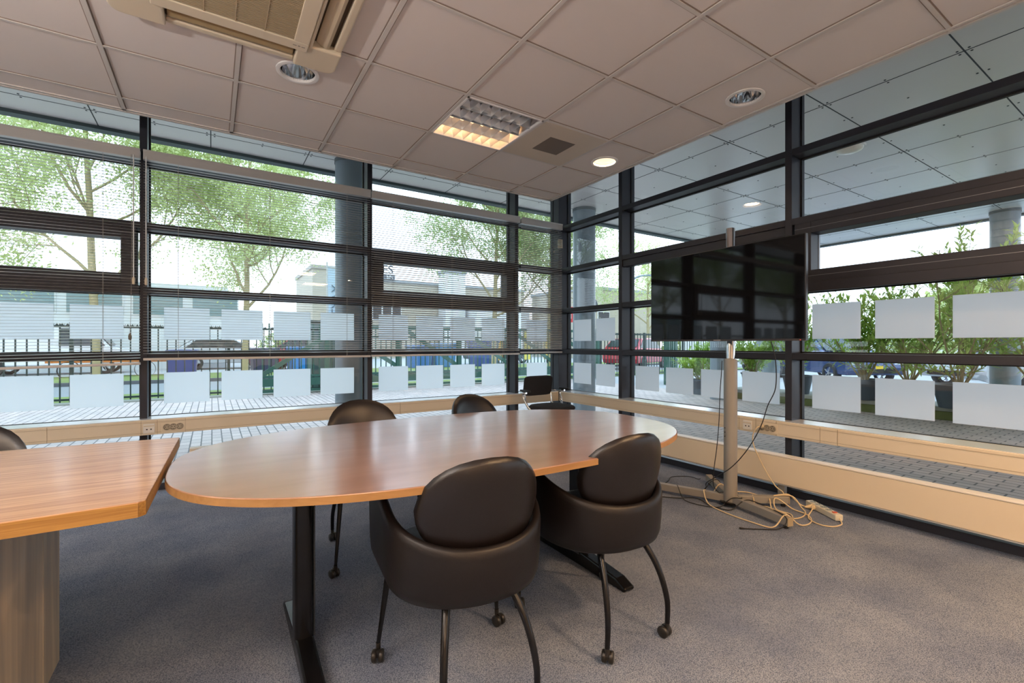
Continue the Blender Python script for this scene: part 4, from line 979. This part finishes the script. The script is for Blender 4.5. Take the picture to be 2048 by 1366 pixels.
# ------------------------------------------------------------------ vegetation
def leaf_quad(mb, p, d, up, L, W, fold=0.15):
    d = d.normalized(); s = d.cross(up)
    s = s.normalized() if s.length > 1e-4 else d.orthogonal().normalized()
    nn = s.cross(d)
    mb.add([p, p + d * L * .5 + s * W * .5 + nn * fold * W, p + d * L, p + d * L * .5 - s * W * .5 + nn * fold * W], [(0, 1, 2, 3)])
def rv(rnd): return Vector((rnd.gauss(0, 1), rnd.gauss(0, 1), rnd.gauss(0, 1))).normalized()
def tree(seed, x, y, H, crown_r, crown_z0, trunk_r, label, leafm, nleaf=9000, leaf=0.11, lean=0.0):
    rnd = random.Random(seed); root = empty('street_tree', (x, y, GZ + (0.085 if y < 21.4 else 0)), label=label, cat='tree', group='trees across the road')
    wood = MB(); twigs = []
    def grow(p, d, L, r, depth):
        pts = [p]; q = p.copy(); dd = d.copy(); n = 5
        for i in range(n):
            dd = (dd + rv(rnd) * (0.16 if depth else 0.035) + Vector((0, 0, 0.05))).normalized(); q = q + dd * L / n; pts.append(q.copy())
        rs = [r * (1 - 0.6 * i / n) for i in range(n + 1)]
        wood.tube(pts, rs, 6 if depth > 1 else 10, cap=False)
        if depth >= 2: twigs.append(pts)
        if depth >= 4: return
        nb = [0, 5, 4, 4][depth] if depth else 10
        for k in range(nb):
            t = (0.35 + 0.65 * (k + 0.5) / nb) if depth else (crown_z0 / H + (0.95 - crown_z0 / H) * (k + 0.3) / nb)
            idx = min(n - 1, int(t * n)); bp_ = pts[idx].lerp(pts[idx + 1], t * n - idx)
            az = rnd.uniform(0, 6.28) if depth else k * 2.4 + rnd.uniform(-.4, .4)
            if depth == 0: nd = Vector((math.cos(az), math.sin(az), rnd.uniform(0.4, 1.2))).normalized(); nl = crown_r * (1.0 - 0.45 * max(0, t - .5)) * rnd.uniform(.8, 1.05)
            else: nd = (dd * 0.75 + rv(rnd) * 0.75).normalized(); nl = L * rnd.uniform(.45, .65)
            grow(bp_, nd, nl, rs[idx] * (0.5 if depth == 0 else .6), depth + 1)
    grow(Vector((0, 0, 0)), Vector((lean, 0, 1)).normalized(), H * 0.93, trunk_r, 0)
    wood.build('trunk', bark_m, root, True)
    lf = MB(); clumps = []
    for t in twigs:
        for q in t[1:]: clumps.append(q)
    per = max(1, nleaf // max(1, len(clumps)))
    for c in clumps:
        for k in range(per):
            p = c + rv(rnd) * abs(rnd.gauss(0, 0.42)) ; leaf_quad(lf, p, rv(rnd) + Vector((0, 0, -0.3)), rv(rnd), leaf * rnd.uniform(.7, 1.3), leaf * .5)
    lf.build('foliage', leafm, root)
    return root
tree(11, -3.1, 19.7, 10.2, 4.6, 2.6, 0.13, 'large leafy tree with thick trunk at the far left', leaf_light, 66000, 0.115)
tree(23, 1.0, 19.6, 8.3, 3.3, 2.4, 0.12, 'slim light green tree seen behind the second blind', leaf_light, 44000, 0.105)
tree(31, 11.0, 18.6, 8.6, 3.6, 2.4, 0.13, 'bushy green tree behind the third blind, above the sliding gate', leaf_mid, 40000, 0.115)
tree(47, 14.3, 18.6, 8.6, 3.0, 3.0, 0.12, 'leafy tree partly hidden by the column at the room corner', leaf_mid, 30000, 0.115)
tree(53, 28.0, 24.2, 8.0, 3.2, 2.2, 0.13, 'distant tree beside the street lamp, left of the television', leaf_light, 6000, 0.18)
for (x, y, lab) in ((-17.0, 18.6, 'street tree beyond the left frame edge, nearest of three'), (-24.0, 19.4, 'street tree beyond the left frame edge, middle of three'), (-31.5, 18.8, 'street tree beyond the left frame edge, farthest of three')):
    t_ = copy_tree(bpy.data.objects['street_tree.002']); t_.location = (x, y, GZ + 0.085); t_.rotation_euler = (0, 0, x); t_['label'] = lab
tree(61, -9.5, 21.0, 10.0, 4.6, 2.6, 0.17, 'broad tree beyond the left frame edge, behind the first blind', leaf_light, 16000, 0.16)

def hedge(seed, x, y, rx, ry, h, n, label, leafm, leaf=0.25):
    rnd = random.Random(seed); root = empty('bush', (x, y, GZ), label=label, cat='bush'); m_ = MB(); wd = MB()
    for k in range(n):
        a = rnd.uniform(0, 6.28); q = rnd.random() ** 0.4; z = rnd.uniform(0.02, 1); rr = math.sqrt(max(0.05, 1 - z ** 2.5))
        p = Vector((math.cos(a) * rx * q * rr, math.sin(a) * ry * q * rr, z * h)); leaf_quad(m_, p, rv(rnd), rv(rnd), leaf, leaf * .6)
    for k in range(7):
        a = k * 0.9; wd.tube([(0.1 * math.cos(a), 0.1 * math.sin(a), 0), (rx * .5 * math.cos(a), ry * .5 * math.sin(a), h * .7)], [0.05, 0.02], 6)
    m_.build('foliage', leafm, root); wd.build('branches', bark_m, root)
hedge(5, 33.0, 7.0, 2.2, 4.5, 4.2, 3500, 'pale green bush in the distance above the parked cars', leaf_light, 0.35)
hedge(6, 35.5, 26.5, 2.5, 1.5, 3.4, 2200, 'distant green hedge behind the white hall with lettering', leaf_light, 0.35)
hedge(8, 4.0, 28.5, 2.4, 1.0, 2.0, 2200, 'dark green hedge behind the parked red car', leaf_mid, 0.2)

def potted(seed, x, y, h, spread, label, pot=0.27, nst=9, lsz=0.13, z0=None, leafn=30):
    rnd = random.Random(seed); base = GZ + 0.21 if z0 is None else z0
    root = empty('potted_shrub', (x, y, base), label=label, cat='potted plant', group='potted shrubs on the concrete kerb'); ph = 0.36
    MB().lathe([(pot * .74, 0), (pot * .95, ph * .9), (pot, ph * .9), (pot * 1.04, ph), (pot * .93, ph), (pot * .90, ph - .05)], n=36).build('pot', pot_m, root, True)
    MB().lathe([(pot * .9, ph - 0.045), (0.0, ph - 0.03)], n=24).build('soil', soil_m, root)
    st = MB(); lf = MB()
    for k in range(nst):
        a = 6.28 * k / nst + rnd.uniform(-.3, .3); tilt = rnd.uniform(0.1, 0.75) * spread; hh = (h - ph) * rnd.uniform(.65, 1.0)
        p = Vector((0.03 * math.cos(a), 0.03 * math.sin(a), ph - 0.04)); d = Vector((math.cos(a) * tilt, math.sin(a) * tilt, 1)).normalized(); main = [p]
        for i in range(8):
            d = (d + rv(rnd) * 0.13 + Vector((0, 0, .04))).normalized(); p = p + d * hh / 8; main.append(p)
        st.tube(main, [0.015 - 0.0013 * i for i in range(9)], 6, cap=False)
        branches = [main[4:]]
        for b_ in range(7):
            i = rnd.randint(1, 6); q = main[i]; bd = (d + rv(rnd) * 0.9).normalized(); br = [q]
            for j in range(5): bd = (bd + rv(rnd) * .15 + Vector((0, 0, .10))).normalized(); q = q + bd * hh * 0.09; br.append(q)
            st.tube(br, [0.007 - 0.001 * j for j in range(6)], 5, cap=False); branches.append(br)
        for br in branches:
            for j in range(len(br) - 1):
                for m__ in range(leafn // 5):
                    q = br[j].lerp(br[j + 1], rnd.random()); dd = ((br[j + 1] - br[j]).normalized() * 0.7 + rv(rnd) * .9).normalized()
                    leaf_quad(lf, q, dd, Vector((0, 0, 1)), lsz * rnd.uniform(.7, 1.2), lsz * .27, 0.2)
    st.build('stems', bark_m, root, True); lf.build('foliage', leaf_ole, root)
potted(1, 9.75, 6.85, 1.25, 1.3, 'bushy shrub in a grey pot standing alone left of the stand column', 0.22, 9, 0.13, z0=GZ)
potted(2, 9.9, 5.65, 1.35, 1.3, 'potted shrub on the kerb just right of the stand column', 0.25, 8, 0.13)
potted(3, 9.8, 4.70, 1.95, 0.7, 'tall shrub in a grey pot behind the wide window post', 0.27, 8, 0.13)
potted(4, 9.75, 3.55, 2.15, 0.9, 'tall potted shrub right of the wide window post', 0.30, 10, 0.14)
potted(5, 9.80, 2.93, 2.1, 0.9, 'potted shrub with upright stems, middle of the right window', 0.28, 9, 0.14)
potted(6, 9.60, 2.25, 2.65, 1.0, 'tall potted shrub reaching the hopper window before the right column', 0.34, 10, 0.15)
potted(7, 9.70, 1.45, 2.6, 1.0, 'tall potted shrub at the right frame edge', 0.30, 9, 0.15)
kb = empty('concrete_kerb', (9.95, 2.0, GZ), label='long low concrete kerb with mossy face carrying the potted shrubs', cat='kerb')
MB().box(-0.35, 0.45, -8, 4.1, 0.0, 0.14).build('kerb_face', moss_m, kb, bevel=0.01); MB().box(-0.37, 0.47, -8, 4.12, 0.14, 0.208).build('cap_stone', kerb_m, kb, bevel=0.01)

# ------------------------------------------------------------------ cars
def car(x, y, rz, paint, label, kind='hatch', plate=False):
    root = empty('parked_car', (x, y, GZ), rz, label, 'car', 'parked cars')
    pm = mat('paint_' + '_'.join('%02d' % int(c * 99) for c in paint), paint, 0.25, 0.2, coat=0.6)
    gm = mat('car_glass', (0.02, 0.03, 0.035), 0.08)
    if kind == 'van':
        low = [(-2.4, .35), (2.3, .35), (2.4, .6), (2.35, .95), (1.75, 1.1), (1.1, 1.95), (-2.35, 2.0), (-2.42, 1.0)]
        win = [(1.62, 1.12), (1.08, 1.8), (0.25, 1.8), (0.25, 1.12)]
    else:
        low = [(-2.0, .30), (2.0, .28), (2.1, .5), (2.05, .72), (1.75, .84), (0.95, .95), (0.35, 1.38), (-0.2, 1.48), (-1.3, 1.44), (-1.9, 1.02), (-2.08, .9), (-2.1, .5)]
        win = [(0.88, .97), (0.32, 1.34), (-0.2, 1.42), (-1.25, 1.38), (-1.7, 1.02)]
    m_ = MB(); n = len(low); secs = [(-0.86, 1.0), (-0.80, 1.0), (0.80, 1.0), (0.86, 1.0)]
    vs = []
    for yy, in ((-0.86,), (0.86,)):
        for px, pz in low:
            taper = 0.12 * max(0, pz - .95) / .5; vs.append((px, yy * (1 - taper), pz))
    m_.add(vs, [tuple(range(n)), tuple(range(2 * n - 1, n - 1, -1))] + [(i, i + n, (i + 1) % n + n, (i + 1) % n) for i in range(n)])
    body = m_.build('body', pm, root, bevel=0.05, seg=3)
    for s in (-1, 1):
        m_ = MB(); k = len(win); vs = []
        for d in (0.0, 0.012):
            for px, pz in win: vs.append((px, s * (0.86 * (1 - 0.12 * max(0, pz - .95) / .5) + d), pz))
        m_.add(vs, [tuple(range(k)), tuple(range(2 * k - 1, k - 1, -1))] + [(i, i + k, (i + 1) % k + k, (i + 1) % k) for i in range(k)]); m_.build('side_window', gm, root)
    if kind == 'van': q = ((1.74, 1.14, 1.14, 1.90),)
    else: q = ((0.96, .98, 0.40, 1.34), (-1.86, 1.05, -1.36, 1.40))
    for (xa, za, xb, zb2) in q:
        s = 1 if xa > 0 else -1; m_ = MB(); o_ = 0.018 * s
        m_.add([(xa + o_, -0.72, za + .012), (xa + o_, 0.72, za + .012), (xb + o_, 0.66, zb2 + .012), (xb + o_, -0.66, zb2 + .012), (xa, -0.72, za), (xa, 0.72, za), (xb, 0.66, zb2), (xb, -0.66, zb2)],
               [(0, 1, 2, 3), (7, 6, 5, 4), (0, 4, 5, 1), (1, 5, 6, 2), (2, 6, 7, 3), (3, 7, 4, 0)]); m_.build('windscreen', gm, root)
    for wx in ((-1.3, 1.32) if kind != 'van' else (-1.5, 1.6)):
        for s in (-1, 1):
            M = Matrix.Translation((wx, s * 0.80, 0.31)) @ Matrix.Rotation(R(90), 4, 'X')
            w_ = MB(); w_.lathe([(0.20, -0.09), (0.29, -0.10), (0.315, -0.06), (0.315, 0.06), (0.29, 0.10), (0.20, 0.09)], n=28, M=M); wo = w_.build('wheel', black_m, root, True)
            w_ = MB(); w_.lathe([(0.205, -0.07), (0.205, 0.07)], n=28, M=M); 
            for j in range(5):
                a = j * 1.2566; w_.bar(M @ Vector((0, 0, -s * 0.085)), M @ Vector((0.19 * math.cos(a), 0.19 * math.sin(a), -s * 0.085)), 0.05, 0.02)
            w_.build('rim', mat('alloy', (0.55, 0.56, 0.58), 0.3, 0.8), wo, False)
    for s in (-1, 1):
        MB().box(2.0, 2.085, s * 0.62 - 0.13, s * 0.62 + 0.13, 0.58, 0.70).build('headlight', mat('headlight', (0.7, 0.72, 0.75), 0.1), root, bevel=0.02)
        MB().box(-2.11, -2.04, s * 0.66 - 0.09, s * 0.66 + 0.09, 0.72, 0.90).build('tail_light', mat('taillight', (0.4, 0.02, 0.02), 0.2), root, bevel=0.02)
    MB().box(2.05, 2.115, -0.5, 0.5, 0.34, 0.46).build('grille', black_m, root)
    for sx_ in ((-1, 1) if plate else ()):
        p_ = MB().box(sx_ * 2.115 - 0.01, sx_ * 2.115 + 0.01, -0.13, 0.13, 0.47, 0.56).build('number_plate', mat('plate_yellow', (0.85, 0.55, 0.03), 0.4), root)
        MB().box(sx_ * 2.117 - 0.01, sx_ * 2.117 + 0.01, -0.13, -0.10, 0.47, 0.56).build('plate_band', mat('plate_blue', (0.03, 0.12, 0.5), 0.4), p_)
car(17.2, 7.3, R(238), (0.02, 0.05, 0.16), 'dark blue parked car behind the potted shrubs right of the television', plate=True)
car(18.6, 3.2, R(150), (0.62, 0.63, 0.65), 'silver parked car with round headlights behind the middle potted shrubs')
car(15.6, 1.2, R(290), (0.75, 0.76, 0.78), 'white parked car with spoked wheel beside the right column')
car(22.0, 11.5, R(190), (0.5, 0.51, 0.53), 'grey parked car seen small under the television left corner')
car(23.5, 4.0, R(175), (0.75, 0.76, 0.78), 'white van parked beyond the cars at the right', 'van')
car(17.6, 15.9, R(20), (0.42, 0.02, 0.03), 'red car seen through the fence beside the corner column')
car(3.6, 23.9, R(150), (0.42, 0.02, 0.03), 'red car parked by the pale block behind the second blind')
car(0.6, 26.6, R(4), (0.55, 0.57, 0.60), 'pale grey car parked behind the slim tree')
car(-5.2, 25.3, R(0), (0.7, 0.7, 0.72), 'white van parked in front of the white office block', 'van')
car(-12.4, 25.3, R(0), (0.6, 0.62, 0.66), 'pale van parked at the left end of the white office block', 'van')
car(14.8, 24.5, R(10), (0.03, 0.035, 0.04), 'black car parked across the road behind the corner blind')

# ------------------------------------------------------------------ bins, containers, crates
def bin_(x, y, c, label, s=1.0, cat='bin'):
    root = empty('recycling_bin', (x, y, GZ + 0.08), random.uniform(-.1, .1), label, cat, 'blue and dark bins across the road'); m = mat('bin_%02d%02d%02d' % tuple(int(v * 99) for v in c), c, 0.45)
    b = MB(); pr = [(1, 0), (1.12, .85)]
    b.add([(sx_ * .42 * s * k, sy_ * .36 * s * k, z * s) for k, z in pr for sx_, sy_ in ((-1, -1), (1, -1), (1, 1), (-1, 1))], [(3, 2, 1, 0), (4, 5, 6, 7), (0, 1, 5, 4), (1, 2, 6, 5), (2, 3, 7, 6), (3, 0, 4, 7)])
    b.build('tub', m, root, bevel=0.03); l_ = MB().box(-.5 * s, .5 * s, -.43 * s, .43 * s, .85 * s, .95 * s); l_.build('lid', m, root, bevel=0.03)
for x, y, c, lab, s in ((-0.9, 20.9, (0.02, 0.05, 0.22), 'dark blue bin left of the slim tree trunk', .95), (1.75, 20.9, (0.05, 0.05, 0.10), 'navy bin right of the slim tree trunk', 1.0), (3.1, 20.9, (0.02, 0.20, 0.55), 'bright blue bin, left of the pair before the round column', 1.05), (4.1, 20.9, (0.02, 0.18, 0.52), 'bright blue bin, right of the pair before the round column', 1.0),
                        (8.2, 20.8, (0.06, 0.16, 0.40), 'blue bin behind the gate, left of three', 1.1), (9.4, 20.9, (0.06, 0.20, 0.42), 'pale blue bin behind the gate, middle of three', 1.2), (11.6, 20.7, (0.02, 0.06, 0.26), 'large navy bin behind the gate, right of three', 1.35)):
    bin_(x, y, c, lab, s)
for i, (x, y, c, lab) in enumerate(((13.2, 21.8, (0.75, 0.40, 0.05), 'orange display post behind the gate, leftmost'), (14.1, 21.8, (0.65, 0.12, 0.05), 'red display post behind the gate'), (15.2, 21.9, (0.8, 0.65, 0.10), 'yellow display post behind the gate'), (16.6, 21.9, (0.75, 0.5, 0.1), 'amber display post behind the corner blind'))):
    r_ = empty('display_post', (x, y, GZ), label=lab, cat='sign post'); MB().box(-.22, .22, -.05, .05, .3, 1.9).build('board', mat('post_%d' % i, c, 0.5), r_); MB().box(-.03, .03, -.04, .04, 0, .3).build('stem', black_m, r_)
tr_ = empty('flatbed_trailer', (-3.0, 21.9, GZ), label='orange flatbed trailer in front of the white office block', cat='trailer')
MB().box(-1.6, 1.6, -0.8, 0.8, 0.55, 0.8).build('bed', mat('trailer_orange', (0.55, 0.17, 0.03), 0.5), tr_)
for x in (-1.0, 1.0):
    MB().lathe([(0.3, -0.1), (0.3, 0.1)], n=20, M=Matrix.Translation((x, -0.85, 0.3)) @ Matrix.Rotation(R(90), 4, 'X')).build('wheel', black_m, tr_)

# ------------------------------------------------------------------ buildings
def building(name, x0, x1, y0, y1, h, m, label, wins=(), winm=None, roofm=None, face='y'):
    root = empty(name, ((x0 + x1) / 2, (y0 + y1) / 2, GZ), label=label, cat='building'); LX_, LY_ = (x1 - x0) / 2, (y1 - y0) / 2
    MB().box(-LX_, LX_, -LY_, LY_, 0, h).build('walls', m, root)
    MB().box(-LX_ - .1, LX_ + .1, -LY_ - .1, LY_ + .1, h, h + .25).build('roof_edge', roofm or mat('roof_grey', (0.35, 0.36, 0.37), 0.7), root)
    for (a, b, za, zb2, nm) in wins:
        m_ = MB()
        fr = MB()
        if face == 'y':
            fr.box(a - x0 - LX_ - .06, b - x0 - LX_ + .06, -LY_ - 0.06, -LY_ + .02, za - .06, zb2 + .06); m_.box(a - x0 - LX_, b - x0 - LX_, -LY_ - 0.08, -LY_ - 0.05, za, zb2)
        else:
            fr.box(-LX_ - 0.06, -LX_ + .02, a - y0 - LY_ - .06, b - y0 - LY_ + .06, za - .06, zb2 + .06); m_.box(-LX_ - 0.08, -LX_ - 0.05, a - y0 - LY_, b - y0 - LY_, za, zb2)
        w_ = fr.build('window', mat('win_frame_white', (0.8, 0.8, 0.8), 0.5), root); m_.build('pane', winm or mat('office_glass', (0.24, 0.33, 0.34), 0.15), w_)
    return root
office_w = mat('office_white', (0.80, 0.81, 0.82), 0.7)
beige_w = mat('brick_beige', (0.50, 0.44, 0.35), 0.9, vary=0.1, vscale=3)
grey_w = mat('clad_grey', (0.40, 0.40, 0.39), 0.8)
building('office_block', -34, 0.6, 28.0, 38, 3.85, office_w, 'long white office block with a ribbon of dark windows at the far left', [(-33.0 + 2.3 * i, -31.1 + 2.3 * i, 2.6, 3.5, '') for i in range(15)], roofm=office_w)
building('pale_house', 5.6, 7.4, 33.0, 40, 6.2, beige_w, 'narrow beige block end between the tree and the flag', roofm=mat('roof_beige', (0.42, 0.38, 0.32), 0.8))
hall = building('beige_hall', 10.6, 26.0, 38.1, 50, 6.3, beige_w, 'long beige brick hall carrying the rooftop letters', [(11.05 + 0.82 * i, 11.75 + 0.82 * i, 3.2, 4.35, '') for i in range(3)], mat('dark_win', (0.05, 0.045, 0.05), 0.3))
building('white_annex', 19.0, 24.5, 35.0, 37.8, 4.2, office_w, 'low white annex in front of the beige hall', [(20.0, 21.0, 2.6, 3.5, '')])
building('white_stair_tower', 16.8, 18.7, 36.5, 38, 7.3, office_w, 'white stair tower rising above the beige hall roof')
sg = empty('roof_letters', (11.95, 37.8, 6.5), label='large dark rooftop sign letters reading IES above EN', cat='sign')
Mr = lambda z: Matrix.Translation((0, 0, z)) @ Matrix.Rotation(R(90), 4, 'X')
MB().box(-1.3, 0.85, 0.0, 0.12, -0.02, 0.42).build('backboard', mat('sign_grey', (0.16, 0.18, 0.21), 0.5), sg)
text_mesh('lettering', 'IES', 0.98, mat('sign_dark', (0.10, 0.11, 0.13), 0.5), sg, Matrix.Translation((0.10, -0.05, 0.47)) @ Matrix.Rotation(R(90), 4, 'X'), 0.05)
text_mesh('small_lettering', 'EN', 0.46, mat('sign_white', (0.85, 0.85, 0.85), 0.5), sg, Matrix.Translation((0.40, -0.06, 0.05)) @ Matrix.Rotation(R(90), 4, 'X'), 0.04)
building('brick_house', 25.5, 34.0, 28.0, 36, 5.6, beige_w, 'beige house with white-framed windows beyond the corner column', [(26.4, 27.6, 2.2, 3.8, ''), (29.2, 30.4, 2.2, 3.8, '')], mat('dark_win'))
wh = building('white_hall', 31.0, 41.0, 20.5, 23.5, 3.0, office_w, 'low white hall with black letters left of the television', roofm=mat('roof_white', (0.7, 0.7, 0.7), 0.6))
text_mesh('lettering', 'R&M', 1.0, mat('sign_dark'), wh, Matrix.Translation((-4.1, -1.55, 1.7)) @ Matrix.Rotation(R(90), 4, 'X'), 0.03)
building('distant_shed', 40, 48, -8, 14, 3.4, mat('shed_white', (0.75, 0.77, 0.78), 0.7), 'long pale shed far behind the parked cars', roofm=mat('roof_grey'))

# flag on pole
fl = empty('banner_flag', (4.85, 24.6, GZ), label='tall pale blue banner flag with dark lettering beside the round column', cat='flag')
MB().tube([(0, 0, 0), (0, 0, 5.3)], 0.035, 10).build('pole', mat('flagpole', (0.6, 0.6, 0.6), 0.4), fl, True)
MB().box(0.0, 0.8, -0.02, 0.02, 5.05, 5.1).build('cross_arm', mat('flagpole'), fl)
m_ = MB(); vs = []; fs = []
for i in range(13):
    for j in range(7):
        z = 5.05 - i * 0.24; x = 0.05 + j * 0.115; vs.append((x, 0.06 * math.sin(x * 6 + i * .5), z - 0.02 * j))
fs = [(i * 7 + j, i * 7 + j + 1, (i + 1) * 7 + j + 1, (i + 1) * 7 + j) for i in range(12) for j in range(6)]
m_.add(vs, fs); m_.add([(x, y + 0.006, z) for x, y, z in vs], [tuple(reversed(f)) for f in fs]); m_.build('banner', mat('flag_blue', (0.55, 0.68, 0.80), 0.8), fl, True)
text_mesh('lettering', 'LEYAX', 0.62, mat('flag_text', (0.12, 0.18, 0.24), 0.7), fl, Matrix.Translation((0.62, -0.09, 2.35)) @ Matrix.Rotation(R(90), 4, 'X') @ Matrix.Rotation(R(90), 4, 'Z'), 0.008, 'LEFT')
# street lamp and signs
sl = empty('street_lamp', (22.6, 20.8, GZ), label='tall grey street lamp with curved arm left of the television', cat='street lamp')
MB().tube(spline([(0, 0, 0), (0, 0, 3.2), (0, 0, 4.9), (0.1, -0.05, 5.35), (0.5, -0.25, 5.55), (1.0, -0.5, 5.6)], 6), 0.055, 10).build('pole', mat('lamp_grey', (0.22, 0.27, 0.30), 0.4), sl, True)
MB().box(0.9, 1.5, -0.62, -0.45, 5.54, 5.64).build('lamp_head', mat('lamp_grey'), sl, bevel=0.02)
rs = empty('traffic_sign', (13.1, 14.5, GZ), R(-35), 'round dark-backed traffic sign partly hidden behind the corner column', 'traffic sign')
MB().tube([(0, 0, 0), (0, 0, 3.0)], 0.03, 8).build('pole', mat('lamp_grey'), rs, True)
MB().lathe([(0.0, -0.01), (0.42, -0.01), (0.42, 0.01), (0, 0.01)], n=32, M=Matrix.Translation((0, -0.04, 2.75)) @ Matrix.Rotation(R(90), 4, 'X')).build('disc', mat('sign_back', (0.05, 0.06, 0.07), 0.5), rs)
rf = empty('red_sign', (12.6, 15.2, GZ), R(-30), 'small red and white sign left of the corner column', 'traffic sign')
MB().tube([(0, 0, 0), (0, 0, 2.9)], 0.03, 8).build('pole', mat('lamp_grey'), rf, True); MB().box(-.25, .25, -.05, -.02, 2.1, 2.75).build('panel', mat('red_panel', (0.6, 0.05, 0.05), 0.5), rf); MB().box(-.15, .15, -.06, -.05, 2.25, 2.45).build('white_band', white_m, rf)
